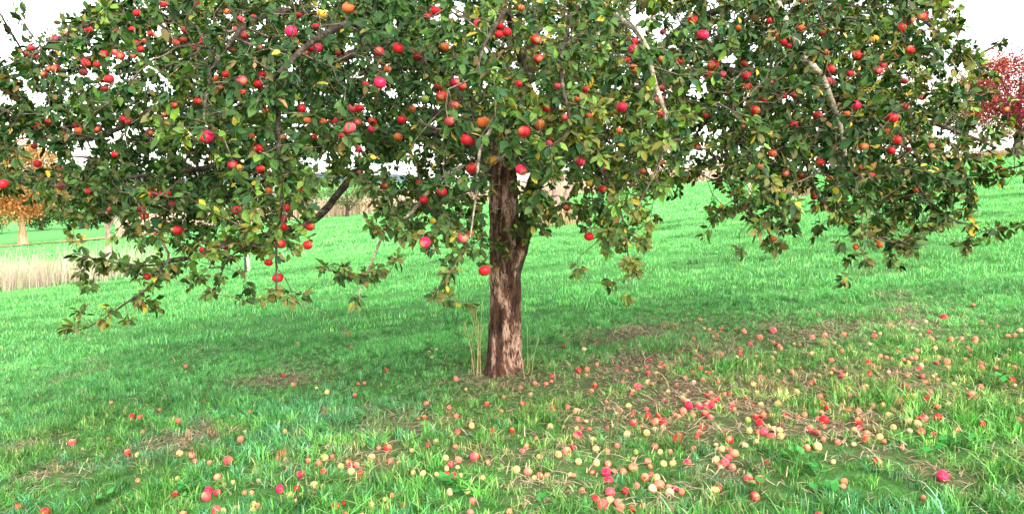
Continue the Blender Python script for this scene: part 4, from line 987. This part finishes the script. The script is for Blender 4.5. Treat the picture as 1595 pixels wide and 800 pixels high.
far_tree('orchard_tree', 425, 30, 4.2, .095, 3.4, (1.3, 1.3, .8), OLIVE, 'thin pale orchard tree behind the hanging apple cluster', 3000, M_paletrunk, .08, 0, seed=8, bare=.55)
for k, (px, d, h, rx) in enumerate([(-30, 100, 6.5, 4), (60, 104, 5.2, 3.6), (125, 98, 5.6, 3.6), (190, 103, 6.4, 4), (255, 108, 6.0, 4), (315, 112, 5.0, 3.2)]):
    W6 = ['at the far left end', 'behind the orange tree', 'just right of the orange tree', 'behind the pinkish trunk', 'behind the left apple boughs', 'at its right end']
    far_tree('hedge_tree', px, d, h, .25, h * .52, (rx, 3, h * .46), DARKG, f'dark green tree of the left field edge, {W6[k]}', 5000, M_limb, .28, 0, seed=20 + k, bare=.2, group='dark trees along the far left field edge')
far_tree('shrub', 540, 60, 3.6, .12, 2.0, (2.0, 1.6, 1.5), OLIVE, 'olive green shrub before the reed band', 4000, M_limb, .12, 0, seed=30, bare=.2, cat='shrub')
far_tree('shrub', 470, 64, 3.2, .12, 1.9, (1.8, 1.6, 1.3), OLIVE, 'olive shrub left of the other one, behind the dark low limb', 3500, M_limb, .12, 0, seed=31, bare=.2, cat='shrub')

# stakes
def stake(px, py_base, py_top, wpx, label, lean_px=0):
    x, y = spot_xy(px, py_base); z0 = float(ground_h(x, y)); root_h = (py_base - py_top) * y / F; w_ = wpx * y / F / 2
    n = 7; V_, Q_ = tube([(lean_px * y / F * k / n, 0, -.05 + (root_h + .05) * k / n) for k in range(n + 1)], [w_ * (1 - .08 * k / n) for k in range(n + 1)], 8, .04, int(px))
    top = list(range(n * 8, n * 8 + 8))
    me = mesh_np('wooden_post', V_, Q_); bm = bmesh.new(); bm.from_mesh(me); bm.verts.ensure_lookup_table()
    bm.faces.new([bm.verts[i] for i in top]); bm.to_mesh(me); bm.free()
    o = link('wooden_post', me, M_post, label=label, cat='post'); o.location = (x, y, z0); return o, x, y, z0
o, x, y, z0 = stake(388, 425, 340, 5.5, 'pale wooden stake beside a dark tree guard, under the left boughs', -4)
# the guard: a sleeve of dark mesh round a sapling
gv = Acc(); gh = .62; gr = .035
for k in range(10):
    V_, Q_ = tube([(gr * math.cos(a_), gr * math.sin(a_), gh * k / 9) for a_ in np.linspace(0, 6.283, 13)], [.004] * 13, 3); gv.add(V_, Q_)
V_, Q_ = tube([(0, 0, 0), (0, 0, gh / 2), (0, 0, gh)], [gr] * 3, 12); gv.add(V_, Q_)
g = empty('tree_guard', (x - .095, y + .02, z0), label='dark green mesh tree guard beside the pale stake', cat='tree guard')
link('sleeve', gv.mesh('sleeve'), M_guard, g)
V_, Q_ = tube([(0, 0, 0), (.01, 0, .6), (0.02, 0, 1.2)], [.012, .010, .006], 6); link('stem', mesh_np('stem', V_, Q_), M_limb, g)
stake(1168, 335, 262, 5, 'slim pale post standing on the slope under the right boughs', -4)
